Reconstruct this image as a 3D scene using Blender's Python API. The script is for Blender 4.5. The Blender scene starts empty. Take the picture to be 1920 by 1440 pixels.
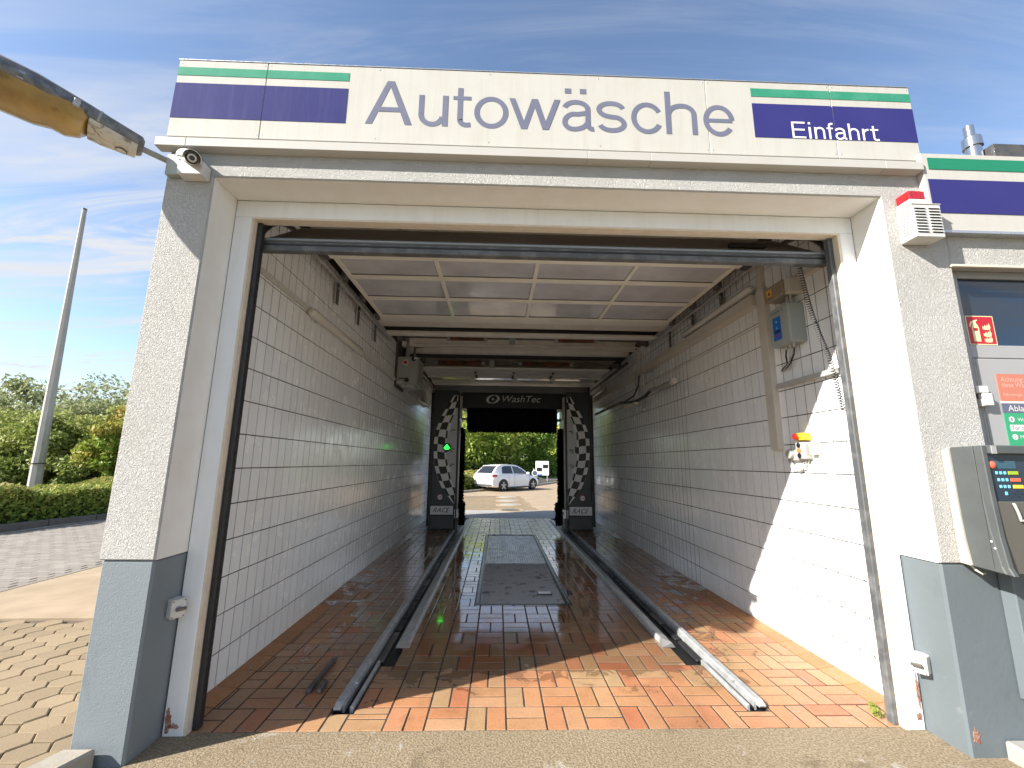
import bpy, bmesh, math, random
import numpy as np
from mathutils import Vector, Matrix

# ------------------------------------------------------------------ camera, sky, sun, exposure
scene = bpy.context.scene
COL = scene.collection
cam_data = bpy.data.cameras.new('camera')
cam = bpy.data.objects.new('camera', cam_data); COL.objects.link(cam); scene.camera = cam
cam_data.sensor_fit = 'HORIZONTAL'; cam_data.sensor_width = 36.0
cam_data.lens = 795.02 / 1920 * 36.0
cam_data.clip_start = 0.05; cam_data.clip_end = 2000
CAM_H = 1.6
def cam_matrix(yaw, pitch, roll):
    cy, sy, cp, sp = math.cos(yaw), math.sin(yaw), math.cos(pitch), math.sin(pitch)
    f = Vector((sy*cp, cy*cp, sp)); r0 = Vector((cy, -sy, 0)); u0 = r0.cross(f)
    c, s = math.cos(roll), math.sin(roll)
    r = c*r0 + s*u0; u = -s*r0 + c*u0
    m = Matrix((r, u, -f)).transposed().to_4x4(); m.translation = (0, 0, CAM_H)
    return m
cam.matrix_world = cam_matrix(0.0308672, 0.183212, 0.0107806)

SUN_DIR = Vector((2.083, 1.0, -1.45)).normalized()          # the way the light travels
SUN_EL = math.asin(-SUN_DIR.z)
SUN_AZ = math.atan2(-SUN_DIR.x, -SUN_DIR.y)                 # clockwise from +Y, towards the sun
world = bpy.data.worlds.new('World'); scene.world = world; world.use_nodes = True
wn, wl = world.node_tree.nodes, world.node_tree.links
wn.clear()
w_out = wn.new('ShaderNodeOutputWorld'); w_bg = wn.new('ShaderNodeBackground')
w_bg.inputs['Strength'].default_value = 0.055
sky = wn.new('ShaderNodeTexSky'); sky.sky_type = 'NISHITA'; sky.sun_disc = False
sky.sun_elevation = SUN_EL; sky.sun_rotation = SUN_AZ
sky.air_density = 0.85; sky.dust_density = 0.5; sky.ozone_density = 1.1
# thin cirrus: noise on a flat cloud layer seen from below
tc = wn.new('ShaderNodeTexCoord'); sep = wn.new('ShaderNodeSeparateXYZ')
wl.new(tc.outputs['Generated'], sep.inputs[0])
def wmath(op, a, b=None, clamp=False):
    n = wn.new('ShaderNodeMath'); n.operation = op; n.use_clamp = clamp
    for i, v in enumerate((a, b)):
        if v is None: continue
        if isinstance(v, (int, float)): n.inputs[i].default_value = v
        else: wl.new(v, n.inputs[i])
    return n.outputs[0]
zc = wmath('ADD', wmath('MAXIMUM', sep.outputs['Z'], 0.0), 0.10)
comb = wn.new('ShaderNodeCombineXYZ')
wl.new(wmath('DIVIDE', sep.outputs['X'], zc), comb.inputs[0]); wl.new(wmath('DIVIDE', sep.outputs['Y'], zc), comb.inputs[1])
wmap = wn.new('ShaderNodeMapping'); wmap.inputs['Rotation'].default_value = (0, 0, math.radians(58))
wmap.inputs['Scale'].default_value = (0.30, 1.7, 1.0); wmap.inputs['Location'].default_value = (2.3, 0.7, 0)
wl.new(comb.outputs[0], wmap.inputs[0])
def wnoise(scale, detail, rough, dist):
    n = wn.new('ShaderNodeTexNoise'); wl.new(wmap.outputs[0], n.inputs['Vector'])
    n.inputs['Scale'].default_value = scale; n.inputs['Detail'].default_value = detail
    n.inputs['Roughness'].default_value = rough; n.inputs['Distortion'].default_value = dist
    return n.outputs['Fac']
def wramp(fac, a, b):
    n = wn.new('ShaderNodeMapRange'); n.interpolation_type = 'SMOOTHSTEP'
    wl.new(fac, n.inputs['Value']); n.inputs['From Min'].default_value = a; n.inputs['From Max'].default_value = b
    return n.outputs['Result']
c_big = wramp(wnoise(0.8, 5, 0.6, 0.6), 0.40, 0.60)
c_fine = wramp(wnoise(2.4, 9, 0.62, 1.2), 0.38, 0.64)
cover = wmath('ADD', wmath('MULTIPLY', c_big, wmath('ADD', wmath('MULTIPLY', c_fine, 0.95), 0.15)), wmath('MULTIPLY', c_fine, 0.22), True)
# the veil of cirrus thickens where one looks through more of it, low over the horizon
low = wramp(sep.outputs['Z'], 0.62, 0.10)
cover = wmath('MULTIPLY', cover, wmath('ADD', wmath('MULTIPLY', low, 0.45), 0.75), True)
w_mix = wn.new('ShaderNodeMix'); w_mix.data_type = 'RGBA'
wl.new(cover, w_mix.inputs['Factor']); wl.new(sky.outputs[0], w_mix.inputs['A'])
w_mix.inputs['B'].default_value = (3.0, 3.1, 3.3, 1)
wl.new(w_mix.outputs['Result'], w_bg.inputs['Color']); wl.new(w_bg.outputs[0], w_out.inputs['Surface'])

sun_data = bpy.data.lights.new('sun', 'SUN'); sun_data.energy = 2.45; sun_data.angle = math.radians(0.53)
sun_data.color = (1.0, 0.945, 0.86)
sun = bpy.data.objects.new('sun', sun_data); COL.objects.link(sun)
sun.rotation_euler = SUN_DIR.to_track_quat('-Z', 'Y').to_euler(); sun.location = (-20, -10, 15)

vs = scene.view_settings
vs.view_transform = 'Standard'; vs.look = 'None'; vs.gamma = 1.0; vs.use_curve_mapping = False
vs.exposure = 2.30
scene.cycles.max_bounces = 12; scene.cycles.diffuse_bounces = 8; scene.cycles.glossy_bounces = 5
scene.cycles.transmission_bounces = 6; scene.cycles.sample_clamp_indirect = 10.0
scene.cycles.use_denoising = True
rnd = random.Random(7)

# ------------------------------------------------------------------ materials
def mat(name, col, rough=0.6, metal=0.0, spec=0.5, var=None, bump=None, bump2=None, emit=None, rand=0.0, streak=None,
        coat=0.0, alpha=None, trans=0.0, rvar=None, attr=None, stain=None):
    m = bpy.data.materials.new(name); m.use_nodes = True
    nt = m.node_tree; N, L = nt.nodes, nt.links
    b = N['Principled BSDF']
    b.inputs['Roughness'].default_value = rough; b.inputs['Metallic'].default_value = metal
    b.inputs['Specular IOR Level'].default_value = spec
    b.inputs['Coat Weight'].default_value = coat; b.inputs['Coat Roughness'].default_value = 0.05
    if trans: b.inputs['Transmission Weight'].default_value = trans
    geo = N.new('ShaderNodeNewGeometry'); pos = geo.outputs['Position']
    def noise(scale, detail=5, rgh=0.6, vec=None, dist=0.0):
        n = N.new('ShaderNodeTexNoise'); n.inputs['Scale'].default_value = scale; n.inputs['Detail'].default_value = detail
        n.inputs['Roughness'].default_value = rgh; n.inputs['Distortion'].default_value = dist
        L.new(vec or pos, n.inputs['Vector']); return n.outputs['Fac']
    def rng(f, a, b_, lo=0.0, hi=1.0):
        n = N.new('ShaderNodeMapRange'); L.new(f, n.inputs['Value']); n.inputs['From Min'].default_value = a
        n.inputs['From Max'].default_value = b_; n.inputs['To Min'].default_value = lo; n.inputs['To Max'].default_value = hi
        return n.outputs['Result']
    def mix(f, a, b_):
        n = N.new('ShaderNodeMix'); n.data_type = 'RGBA'
        if isinstance(f, (int, float)): n.inputs['Factor'].default_value = f
        else: L.new(f, n.inputs['Factor'])
        for k, v in (('A', a), ('B', b_)):
            if isinstance(v, tuple): n.inputs[k].default_value = (*v[:3], 1)
            else: L.new(v, n.inputs[k])
        return n.outputs['Result']
    c = (*col, 1)
    out = None
    if attr:                                   # per-piece tone from a list of colours
        n = N.new('ShaderNodeAttribute'); n.attribute_name = 'rnd'
        oi = N.new('ShaderNodeObjectInfo')
        a = N.new('ShaderNodeMath'); a.operation = 'ADD'; L.new(n.outputs['Fac'], a.inputs[0]); L.new(oi.outputs['Random'], a.inputs[1])
        fr = N.new('ShaderNodeMath'); fr.operation = 'FRACT'; L.new(a.outputs[0], fr.inputs[0])
        cr = N.new('ShaderNodeValToRGB'); el = cr.color_ramp.elements
        for i, cc in enumerate(attr):
            e = el[i] if i < 2 else el.new(0.5)
        for i, e in enumerate(sorted(el, key=lambda q: q.position)):
            pass
        while len(el) > 1: el.remove(el[-1])
        el[0].position = 0; el[0].color = (*attr[0], 1)
        for i, cc in enumerate(attr[1:], 1):
            e = el.new(i / (len(attr) - 1)); e.color = (*cc, 1)
        L.new(fr.outputs[0], cr.inputs[0]); out = cr.outputs[0]
    if var:
        for v in (var if isinstance(var[0], (tuple, list)) else [var]):
            sc, lo, hi, c2, amt = v
            f = rng(noise(sc), lo, hi, 0.0, amt)
            out = mix(f, out or c, c2)
    if stain:                                  # sharper patches: scale, lo, hi, colour
        for v in (stain if isinstance(stain[0], (tuple, list)) else [stain]):
            sc, lo, hi, c2, amt = v
            f = rng(noise(sc, 8, 0.7, None, 0.6), lo, hi, 0.0, amt)
            out = mix(f, out or c, c2)
    if streak:                                 # runs of dirt down a wall: scale across, colour, amount
        mp = N.new('ShaderNodeMapping'); mp.inputs['Scale'].default_value = (streak[0], streak[0], streak[0]*0.045)
        L.new(pos, mp.inputs[0])
        f = rng(noise(1.0, 6, 0.65, mp.outputs[0]), 0.48, 0.78, 0.0, streak[2])
        out = mix(f, out or c, streak[1])
    if rand:
        oi = N.new('ShaderNodeObjectInfo'); at = N.new('ShaderNodeAttribute'); at.attribute_name = 'rnd'
        a = N.new('ShaderNodeMath'); a.operation = 'ADD'; L.new(at.outputs['Fac'], a.inputs[0]); L.new(oi.outputs['Random'], a.inputs[1])
        fr = N.new('ShaderNodeMath'); fr.operation = 'FRACT'; L.new(a.outputs[0], fr.inputs[0])
        hsv = N.new('ShaderNodeHueSaturation'); L.new(rng(fr.outputs[0], 0, 1, 1 - rand, 1 + rand), hsv.inputs['Value'])
        if out is None: hsv.inputs['Color'].default_value = c
        else: L.new(out, hsv.inputs['Color'])
        out = hsv.outputs[0]
    if out is None: b.inputs['Base Color'].default_value = c
    else: L.new(out, b.inputs['Base Color'])
    if rvar:
        L.new(rng(noise(rvar[0], 6), 0.35, 0.65, rvar[1], rvar[2]), b.inputs['Roughness'])
    prev = None
    for bp in (bump, bump2):
        if not bp: continue
        kind = bp[3] if len(bp) > 3 else 'noise'
        if kind == 'noise': f = noise(bp[0], 6, 0.6, None, 0.0)
        elif kind == 'worm':                   # roughcast plaster: short wandering ridges
            f0 = noise(bp[0], 2, 0.5, None, 1.6)
            mm = N.new('ShaderNodeMath'); mm.operation = 'SUBTRACT'; L.new(f0, mm.inputs[0]); mm.inputs[1].default_value = 0.5
            ab = N.new('ShaderNodeMath'); ab.operation = 'ABSOLUTE'; L.new(mm.outputs[0], ab.inputs[0])
            f = rng(ab.outputs[0], 0.0, 0.14, 1.0, 0.0)
        elif kind == 'voronoi':
            vn = N.new('ShaderNodeTexVoronoi'); vn.inputs['Scale'].default_value = bp[0]; L.new(pos, vn.inputs['Vector']); f = vn.outputs['Distance']
        bn = N.new('ShaderNodeBump'); bn.inputs['Strength'].default_value = bp[1]; bn.inputs['Distance'].default_value = bp[2]
        L.new(f, bn.inputs['Height'])
        if prev: L.new(prev, bn.inputs['Normal'])
        prev = bn.outputs[0]
    if prev: L.new(prev, b.inputs['Normal'])
    if emit:
        b.inputs['Emission Color'].default_value = (*emit[0], 1); b.inputs['Emission Strength'].default_value = emit[1]
    if alpha is not None: b.inputs['Alpha'].default_value = alpha
    return m

MT = {}
MT['stucco'] = mat('white roughcast plaster', (0.46, 0.455, 0.438), 0.92, spec=0.15, var=(3.0, 0.35, 0.7, (0.40, 0.39, 0.365), 0.6), bump=(52, 0.8, 0.0042, 'worm'), bump2=(130, 0.55, 0.003), streak=(9, (0.50, 0.47, 0.42), 0.35))
MT['smooth_plaster'] = mat('smooth white plaster', (0.74, 0.735, 0.71), 0.85, spec=0.2, var=(6.0, 0.4, 0.75, (0.62, 0.57, 0.49), 0.35), bump=(60, 0.35, 0.003), stain=(14.0, 0.68, 0.76, (0.35, 0.31, 0.25), 0.5))
MT['dado'] = mat('blue grey painted plaster', (0.176, 0.203, 0.220), 0.7, spec=0.3, var=(2.6, 0.35, 0.7, (0.185, 0.214, 0.234), 0.7), bump=(52, 0.35, 0.0026, 'worm'), bump2=(90, 0.35, 0.002), stain=[(6.0, 0.66, 0.76, (0.27, 0.28, 0.275), 0.5), (2.1, 0.55, 0.72, (0.115, 0.135, 0.15), 0.6)])
MT['dado_smooth'] = mat('blue grey paint on smooth plaster', (0.118, 0.140, 0.153), 0.65, spec=0.3, var=(4.0, 0.35, 0.7, (0.128, 0.151, 0.165), 0.7), bump=(30, 0.3, 0.004), stain=[(5.0, 0.66, 0.76, (0.25, 0.26, 0.255), 0.5), (1.9, 0.55, 0.72, (0.080, 0.098, 0.112), 0.6)])
MT['frame_white'] = mat('white painted door surround', (0.80, 0.815, 0.82), 0.55, var=(5.0, 0.4, 0.75, (0.72, 0.725, 0.70), 0.5), bump=(50, 0.15, 0.002), streak=(14, (0.52, 0.50, 0.45), 0.25))
MT['cream'] = mat('cream sealing strip', (0.66, 0.58, 0.47), 0.6, var=(12, 0.4, 0.7, (0.50, 0.42, 0.33), 0.4))
MT['rubber'] = mat('black rubber', (0.018, 0.018, 0.020), 0.55, rvar=(18, 0.35, 0.7))
MT['rubber_grey'] = mat('weathered grey rubber seal', (0.075, 0.080, 0.085), 0.5, var=(9, 0.45, 0.65, (0.16, 0.165, 0.17), 0.8), bump=(40, 0.3, 0.002))
MT['track_steel'] = mat('galvanised steel', (0.46, 0.47, 0.48), 0.38, 0.30, var=(14, 0.4, 0.65, (0.27, 0.27, 0.275), 0.7), rvar=(25, 0.28, 0.55))
MT['dark_steel'] = mat('dark grimy steel', (0.10, 0.10, 0.105), 0.5, 0.6, var=(11, 0.4, 0.65, (0.20, 0.17, 0.14), 0.7))
MT['grout'] = mat('dark grout', (0.026, 0.022, 0.019), 0.95, var=(5, 0.4, 0.7, (0.085, 0.072, 0.060), 0.8))
MT['tile'] = mat('white glazed wall tile', (0.84, 0.86, 0.875), 0.15, spec=0.5, rand=0.035, var=[(1.6, 0.4, 0.75, (0.79, 0.79, 0.78), 0.6), (5.0, 0.56, 0.72, (0.70, 0.68, 0.63), 0.35)], rvar=(5, 0.12, 0.30), bump=(14, 0.05, 0.004), streak=(7, (0.68, 0.65, 0.60), 0.25))
MT['sign_white'] = mat('white fascia sheet', (0.46, 0.45, 0.415), 0.75, spec=0.2, var=(4, 0.42, 0.75, (0.405, 0.392, 0.342), 0.5), streak=(26, (0.36, 0.347, 0.296), 0.42))
MT['sign_green'] = mat('green stripe film', (0.030, 0.225, 0.140), 0.75, spec=0.2, var=(7, 0.42, 0.7, (0.060, 0.265, 0.175), 0.8))
MT['sign_green2'] = mat('clean green stripe film', (0.005, 0.185, 0.098), 0.6)
MT['sign_blue'] = mat('faded blue violet film', (0.028, 0.030, 0.132), 0.8, spec=0.15, var=(3, 0.4, 0.7, (0.036, 0.038, 0.152), 0.7), streak=(30, (0.075, 0.071, 0.18), 0.5))
MT['sign_blue2'] = mat('blue violet film', (0.028, 0.027, 0.150), 0.7, spec=0.2, var=(3, 0.4, 0.7, (0.035, 0.034, 0.165), 0.6))
MT['letter_grey'] = mat('faded violet grey letter film', (0.128, 0.138, 0.198), 0.75, spec=0.2, var=(6, 0.4, 0.7, (0.150, 0.158, 0.215), 0.7))
MT['letter_white'] = mat('white letter film', (0.80, 0.80, 0.80), 0.5)
MT['ledge'] = mat('white coated sheet ledge', (0.44, 0.43, 0.405), 0.6, spec=0.2, var=(4, 0.4, 0.7, (0.42, 0.39, 0.35), 0.5), stain=(20, 0.70, 0.76, (0.25, 0.22, 0.18), 0.6))
MT['alu'] = mat('brushed aluminium', (0.55, 0.56, 0.57), 0.35, 0.8, rvar=(30, 0.25, 0.45))
MT['panel_cream'] = mat('cream door frame aluminium', (0.80, 0.79, 0.73), 0.42, var=(3.0, 0.4, 0.7, (0.70, 0.67, 0.55), 0.6), stain=(9, 0.64, 0.74, (0.30, 0.33, 0.16), 0.6))
MT['pane'] = mat('clouded acrylic door pane', (0.60, 0.605, 0.64), 0.10, spec=0.7, var=(2.2, 0.35, 0.7, (0.42, 0.42, 0.455), 0.9), rvar=(4, 0.05, 0.20), bump=(3.0, 0.12, 0.02))
MT['rail_paint'] = mat('pale blue grey door rail', (0.36, 0.40, 0.44), 0.6)
MT['door_outer'] = mat('grey coated door panel', (0.30, 0.28, 0.26), 0.5)
MT['ceiling'] = mat('stained ceiling paint', (0.70, 0.67, 0.61), 0.8, var=(2.0, 0.35, 0.65, (0.46, 0.40, 0.33), 0.8), stain=(3.0, 0.58, 0.72, (0.10, 0.065, 0.04), 0.8))
MT['beam_cream'] = mat('cream painted steel section', (0.76, 0.735, 0.68), 0.5, var=(4, 0.4, 0.7, (0.58, 0.53, 0.46), 0.7), stain=(7, 0.62, 0.70, (0.12, 0.08, 0.05), 0.7))
MT['copper'] = mat('rusty torsion spring', (0.24, 0.085, 0.035), 0.55, 0.3, var=(7, 0.4, 0.6, (0.09, 0.05, 0.035), 0.9))
MT['soot'] = mat('near black grimy metal', (0.025, 0.022, 0.021), 0.6)
MT['white_plastic'] = mat('white plastic', (0.58, 0.575, 0.55), 0.45, var=(10, 0.45, 0.7, (0.48, 0.46, 0.41), 0.5))
MT['grey_plastic'] = mat('light grey plastic', (0.42, 0.42, 0.40), 0.5, var=(10, 0.45, 0.7, (0.34, 0.33, 0.31), 0.5))
MT['tube_glass'] = mat('milky lamp cover', (0.62, 0.60, 0.56), 0.22, spec=0.5, coat=0.3)
MT['trunking'] = mat('cream plastic trunking', (0.58, 0.55, 0.49), 0.45, var=(5, 0.4, 0.7, (0.47, 0.43, 0.36), 0.5))
MT['box_grey'] = mat('grey control housing', (0.33, 0.36, 0.34), 0.4, var=(8, 0.4, 0.7, (0.28, 0.30, 0.28), 0.6))
MT['blue_label'] = mat('blue label', (0.012, 0.12, 0.48), 0.35)
MT['red'] = mat('red plastic', (0.45, 0.015, 0.012), 0.3, coat=0.3)
MT['red_lens'] = mat('red strobe lens', (0.42, 0.006, 0.012), 0.18, coat=0.6, var=(30, 0.4, 0.6, (0.28, 0.004, 0.01), 0.6))
MT['orange'] = mat('orange plastic', (0.80, 0.19, 0.04), 0.35)
MT['yellow'] = mat('yellow plastic', (0.78, 0.46, 0.02), 0.4)
MT['black'] = mat('black plastic', (0.015, 0.015, 0.017), 0.4)
MT['brown_clear'] = mat('smoked junction box cover', (0.26, 0.21, 0.15), 0.25, coat=0.3, var=(9, 0.4, 0.7, (0.36, 0.31, 0.24), 0.7))
MT['gantry_grey'] = mat('anthracite gantry panel', (0.036, 0.043, 0.050), 0.38, coat=0.15, var=(4, 0.4, 0.7, (0.050, 0.058, 0.064), 0.6))
MT['gantry_black'] = mat('black gantry cover', (0.010, 0.011, 0.013), 0.45)
MT['flag_grey'] = mat('light grey flag film', (0.60, 0.60, 0.60), 0.4)
MT['flag_white'] = mat('off white flag film', (0.82, 0.82, 0.81), 0.4)
MT['flag_black'] = mat('black flag film', (0.018, 0.014, 0.015), 0.4)
MT['bristle'] = mat('black wash bristle', (0.008, 0.008, 0.009), 0.85, spec=0.1)
MT['green_light'] = mat('lit green arrow', (0.0, 0.6, 0.05), 0.3, emit=((0.02, 1.0, 0.06), 0.75))
MT['grate'] = mat('galvanised walkway grating', (0.60, 0.61, 0.63), 0.38, 0.30, var=(5.5, 0.56, 0.66, (0.10, 0.10, 0.105), 0.85), rvar=(5, 0.25, 0.48))
MT['grate_bed'] = mat('grey scummy tray under the mesh', (0.26, 0.265, 0.275), 0.35, 0.2, var=(6.0, 0.50, 0.64, (0.05, 0.05, 0.052), 0.9))
MT['grate_dark'] = mat('wet black pit frame', (0.012, 0.012, 0.013), 0.30)
MT['glass_dark'] = mat('dark window glass', (0.010, 0.022, 0.045), 0.04, spec=0.8)
MT['door_grey'] = mat('light grey coated aluminium', (0.31, 0.31, 0.315), 0.5, var=(4, 0.4, 0.7, (0.285, 0.285, 0.285), 0.5))
MT['sign_red'] = mat('safety red', (0.42, 0.008, 0.022), 0.45)
MT['photolum'] = mat('pale luminous yellow', (0.72, 0.66, 0.36), 0.5)
MT['poster_red'] = mat('faded red poster print', (0.47, 0.16, 0.105), 0.45)
MT['poster_blue'] = mat('slate blue poster print', (0.10, 0.105, 0.17), 0.45)
MT['poster_green'] = mat('green poster print', (0.03, 0.29, 0.14), 0.45)
MT['poster_ink'] = mat('pale poster lettering', (0.62, 0.60, 0.57), 0.5)
MT['poster_ink2'] = mat('blurred pale lettering', (0.58, 0.36, 0.30), 0.5)
MT['term_grey'] = mat('grey terminal housing', (0.065, 0.073, 0.075), 0.55, var=(6, 0.4, 0.7, (0.085, 0.095, 0.096), 0.7))
MT['term_cream'] = mat('sun bleached terminal back', (0.44, 0.42, 0.355), 0.7)
MT['term_olive'] = mat('olive grey terminal front', (0.095, 0.090, 0.076), 0.5)
MT['term_panel'] = mat('dark blue keypad panel', (0.022, 0.034, 0.055), 0.25)
MT['lcd'] = mat('dim liquid crystal display', (0.030, 0.085, 0.13), 0.12)
MT['key_blue'] = mat('pale blue key', (0.16, 0.50, 0.68), 0.4)
MT['key_green'] = mat('lime key', (0.30, 0.42, 0.02), 0.4)
MT['key_red'] = mat('coral key', (0.80, 0.13, 0.07), 0.4)
MT['key_yellow'] = mat('yellow key', (0.85, 0.60, 0.05), 0.4)
MT['lamp_metal'] = mat('weathered zinc lamp housing', (0.20, 0.205, 0.205), 0.6, 0.3, var=(22, 0.42, 0.62, (0.10, 0.105, 0.11), 0.8), stain=(34, 0.56, 0.66, (0.045, 0.045, 0.042), 0.8), bump=(60, 0.3, 0.002))
MT['lamp_bowl'] = mat('yellowed acrylic lamp bowl', (0.36, 0.235, 0.065), 0.4, coat=0.2, var=(6, 0.4, 0.65, (0.22, 0.135, 0.045), 0.8), stain=(7, 0.58, 0.66, (0.11, 0.065, 0.02), 0.7))
MT['lamp_cover'] = mat('flaking white lamp cover', (0.52, 0.49, 0.43), 0.6, stain=(11, 0.52, 0.60, (0.16, 0.13, 0.09), 0.85))
MT['pipe_grey'] = mat('grey painted pipe', (0.30, 0.31, 0.30), 0.5, 0.2)
MT['chrome'] = mat('stainless flue', (0.55, 0.56, 0.57), 0.16, 1.0)
MT['concrete'] = mat('worn exposed aggregate concrete', (0.32, 0.262, 0.178), 0.85, spec=0.25, var=[(1.3, 0.35, 0.68, (0.26, 0.205, 0.135), 0.75), (75, 0.42, 0.60, (0.13, 0.100, 0.065), 0.75), (28, 0.52, 0.66, (0.20, 0.155, 0.10), 0.6)], bump=(75, 1.0, 0.007), bump2=(220, 0.5, 0.002), stain=[(2.2, 0.60, 0.66, (0.40, 0.385, 0.345), 0.85), (3.7, 0.56, 0.66, (0.12, 0.092, 0.055), 0.6)])
MT['concrete_beige'] = mat('bright beige concrete', (0.275, 0.212, 0.142), 0.85, spec=0.2, var=[(2.2, 0.35, 0.7, (0.42, 0.33, 0.23), 0.7), (0.35, 0.35, 0.7, (0.36, 0.28, 0.20), 0.5)], bump=(90, 0.4, 0.003), stain=(1.5, 0.62, 0.75, (0.26, 0.21, 0.15), 0.5))
MT['concrete_grey'] = mat('grey concrete', (0.33, 0.32, 0.30), 0.8, var=(1.6, 0.35, 0.7, (0.24, 0.23, 0.21), 0.7), bump=(100, 0.4, 0.003))
MT['kerb'] = mat('kerb stone', (0.34, 0.305, 0.255), 0.9, var=(7, 0.35, 0.7, (0.20, 0.175, 0.14), 0.7), bump=(90, 0.6, 0.004))
MT['kerb_dark'] = mat('dark kerb stone', (0.11, 0.105, 0.10), 0.9, var=(5, 0.35, 0.7, (0.06, 0.055, 0.05), 0.7), bump=(90, 0.5, 0.004))
MT['paver'] = mat('worn concrete paver', (0.250, 0.198, 0.128), 0.9, spec=0.2, rand=0.13, var=[(3.0, 0.35, 0.7, (0.28, 0.215, 0.14), 0.7), (60, 0.4, 0.65, (0.22, 0.165, 0.11), 0.5)], bump=(120, 0.7, 0.004))
MT['paver_joint'] = mat('sandy paver joint', (0.095, 0.070, 0.048), 0.95, var=(6, 0.4, 0.7, (0.15, 0.115, 0.075), 0.7))
MT['lane'] = mat('grey lane paver', (0.285, 0.262, 0.232), 0.9, spec=0.2, rand=0.10, var=[(3.0, 0.35, 0.7, (0.24, 0.218, 0.19), 0.7), (60, 0.4, 0.65, (0.20, 0.178, 0.155), 0.5)], bump=(120, 0.6, 0.004))
MT['asphalt'] = mat('grey asphalt', (0.085, 0.083, 0.08), 0.85, var=(1.0, 0.4, 0.7, (0.12, 0.115, 0.11), 0.6), bump=(140, 0.5, 0.004))
MT['soil'] = mat('soil under planting', (0.055, 0.050, 0.028), 0.95, var=(1.4, 0.35, 0.7, (0.05, 0.075, 0.025), 0.8), bump=(20, 0.6, 0.03))
MT['lawn'] = mat('mown lawn', (0.075, 0.16, 0.018), 0.9, var=(0.8, 0.35, 0.7, (0.12, 0.20, 0.03), 0.7), bump=(60, 0.8, 0.03))
MT['bark'] = mat('tree bark', (0.075, 0.058, 0.042), 0.9, var=(9, 0.35, 0.7, (0.045, 0.035, 0.025), 0.7), bump=(30, 0.7, 0.02))
MT['pole'] = mat('weathered grey mast', (0.40, 0.385, 0.36), 0.7, var=(2.0, 0.35, 0.7, (0.29, 0.275, 0.25), 0.6), streak=(20, (0.22, 0.20, 0.18), 0.4))
MT['car_white'] = mat('white car paint', (0.78, 0.79, 0.80), 0.22, coat=0.7)
MT['car_glass'] = mat('tinted car glass', (0.018, 0.020, 0.022), 0.05, spec=0.8)
MT['car_glass_light'] = mat('car side glass', (0.06, 0.075, 0.08), 0.05, spec=0.8)
MT['tyre'] = mat('tyre rubber', (0.014, 0.014, 0.014), 0.75)
MT['rim'] = mat('dark alloy rim', (0.055, 0.055, 0.06), 0.3, 0.7)
MT['tail_red'] = mat('dark red tail lamp', (0.24, 0.012, 0.018), 0.2, coat=0.5)
MT['sill_dark'] = mat('dark grey bumper plastic', (0.06, 0.06, 0.062), 0.55)
MT['leaf_litter'] = mat('fallen leaf', (0.16, 0.10, 0.03), 0.7, rand=0.4)
MT['moss'] = mat('joint moss', (0.10, 0.11, 0.02), 0.95, var=(22, 0.4, 0.6, (0.20, 0.15, 0.05), 0.9), bump=(90, 0.8, 0.006))
MT['rust'] = mat('bare rusty render', (0.24, 0.075, 0.04), 0.9, var=(40, 0.4, 0.6, (0.42, 0.33, 0.27), 0.8), bump=(70, 0.6, 0.004))

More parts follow.
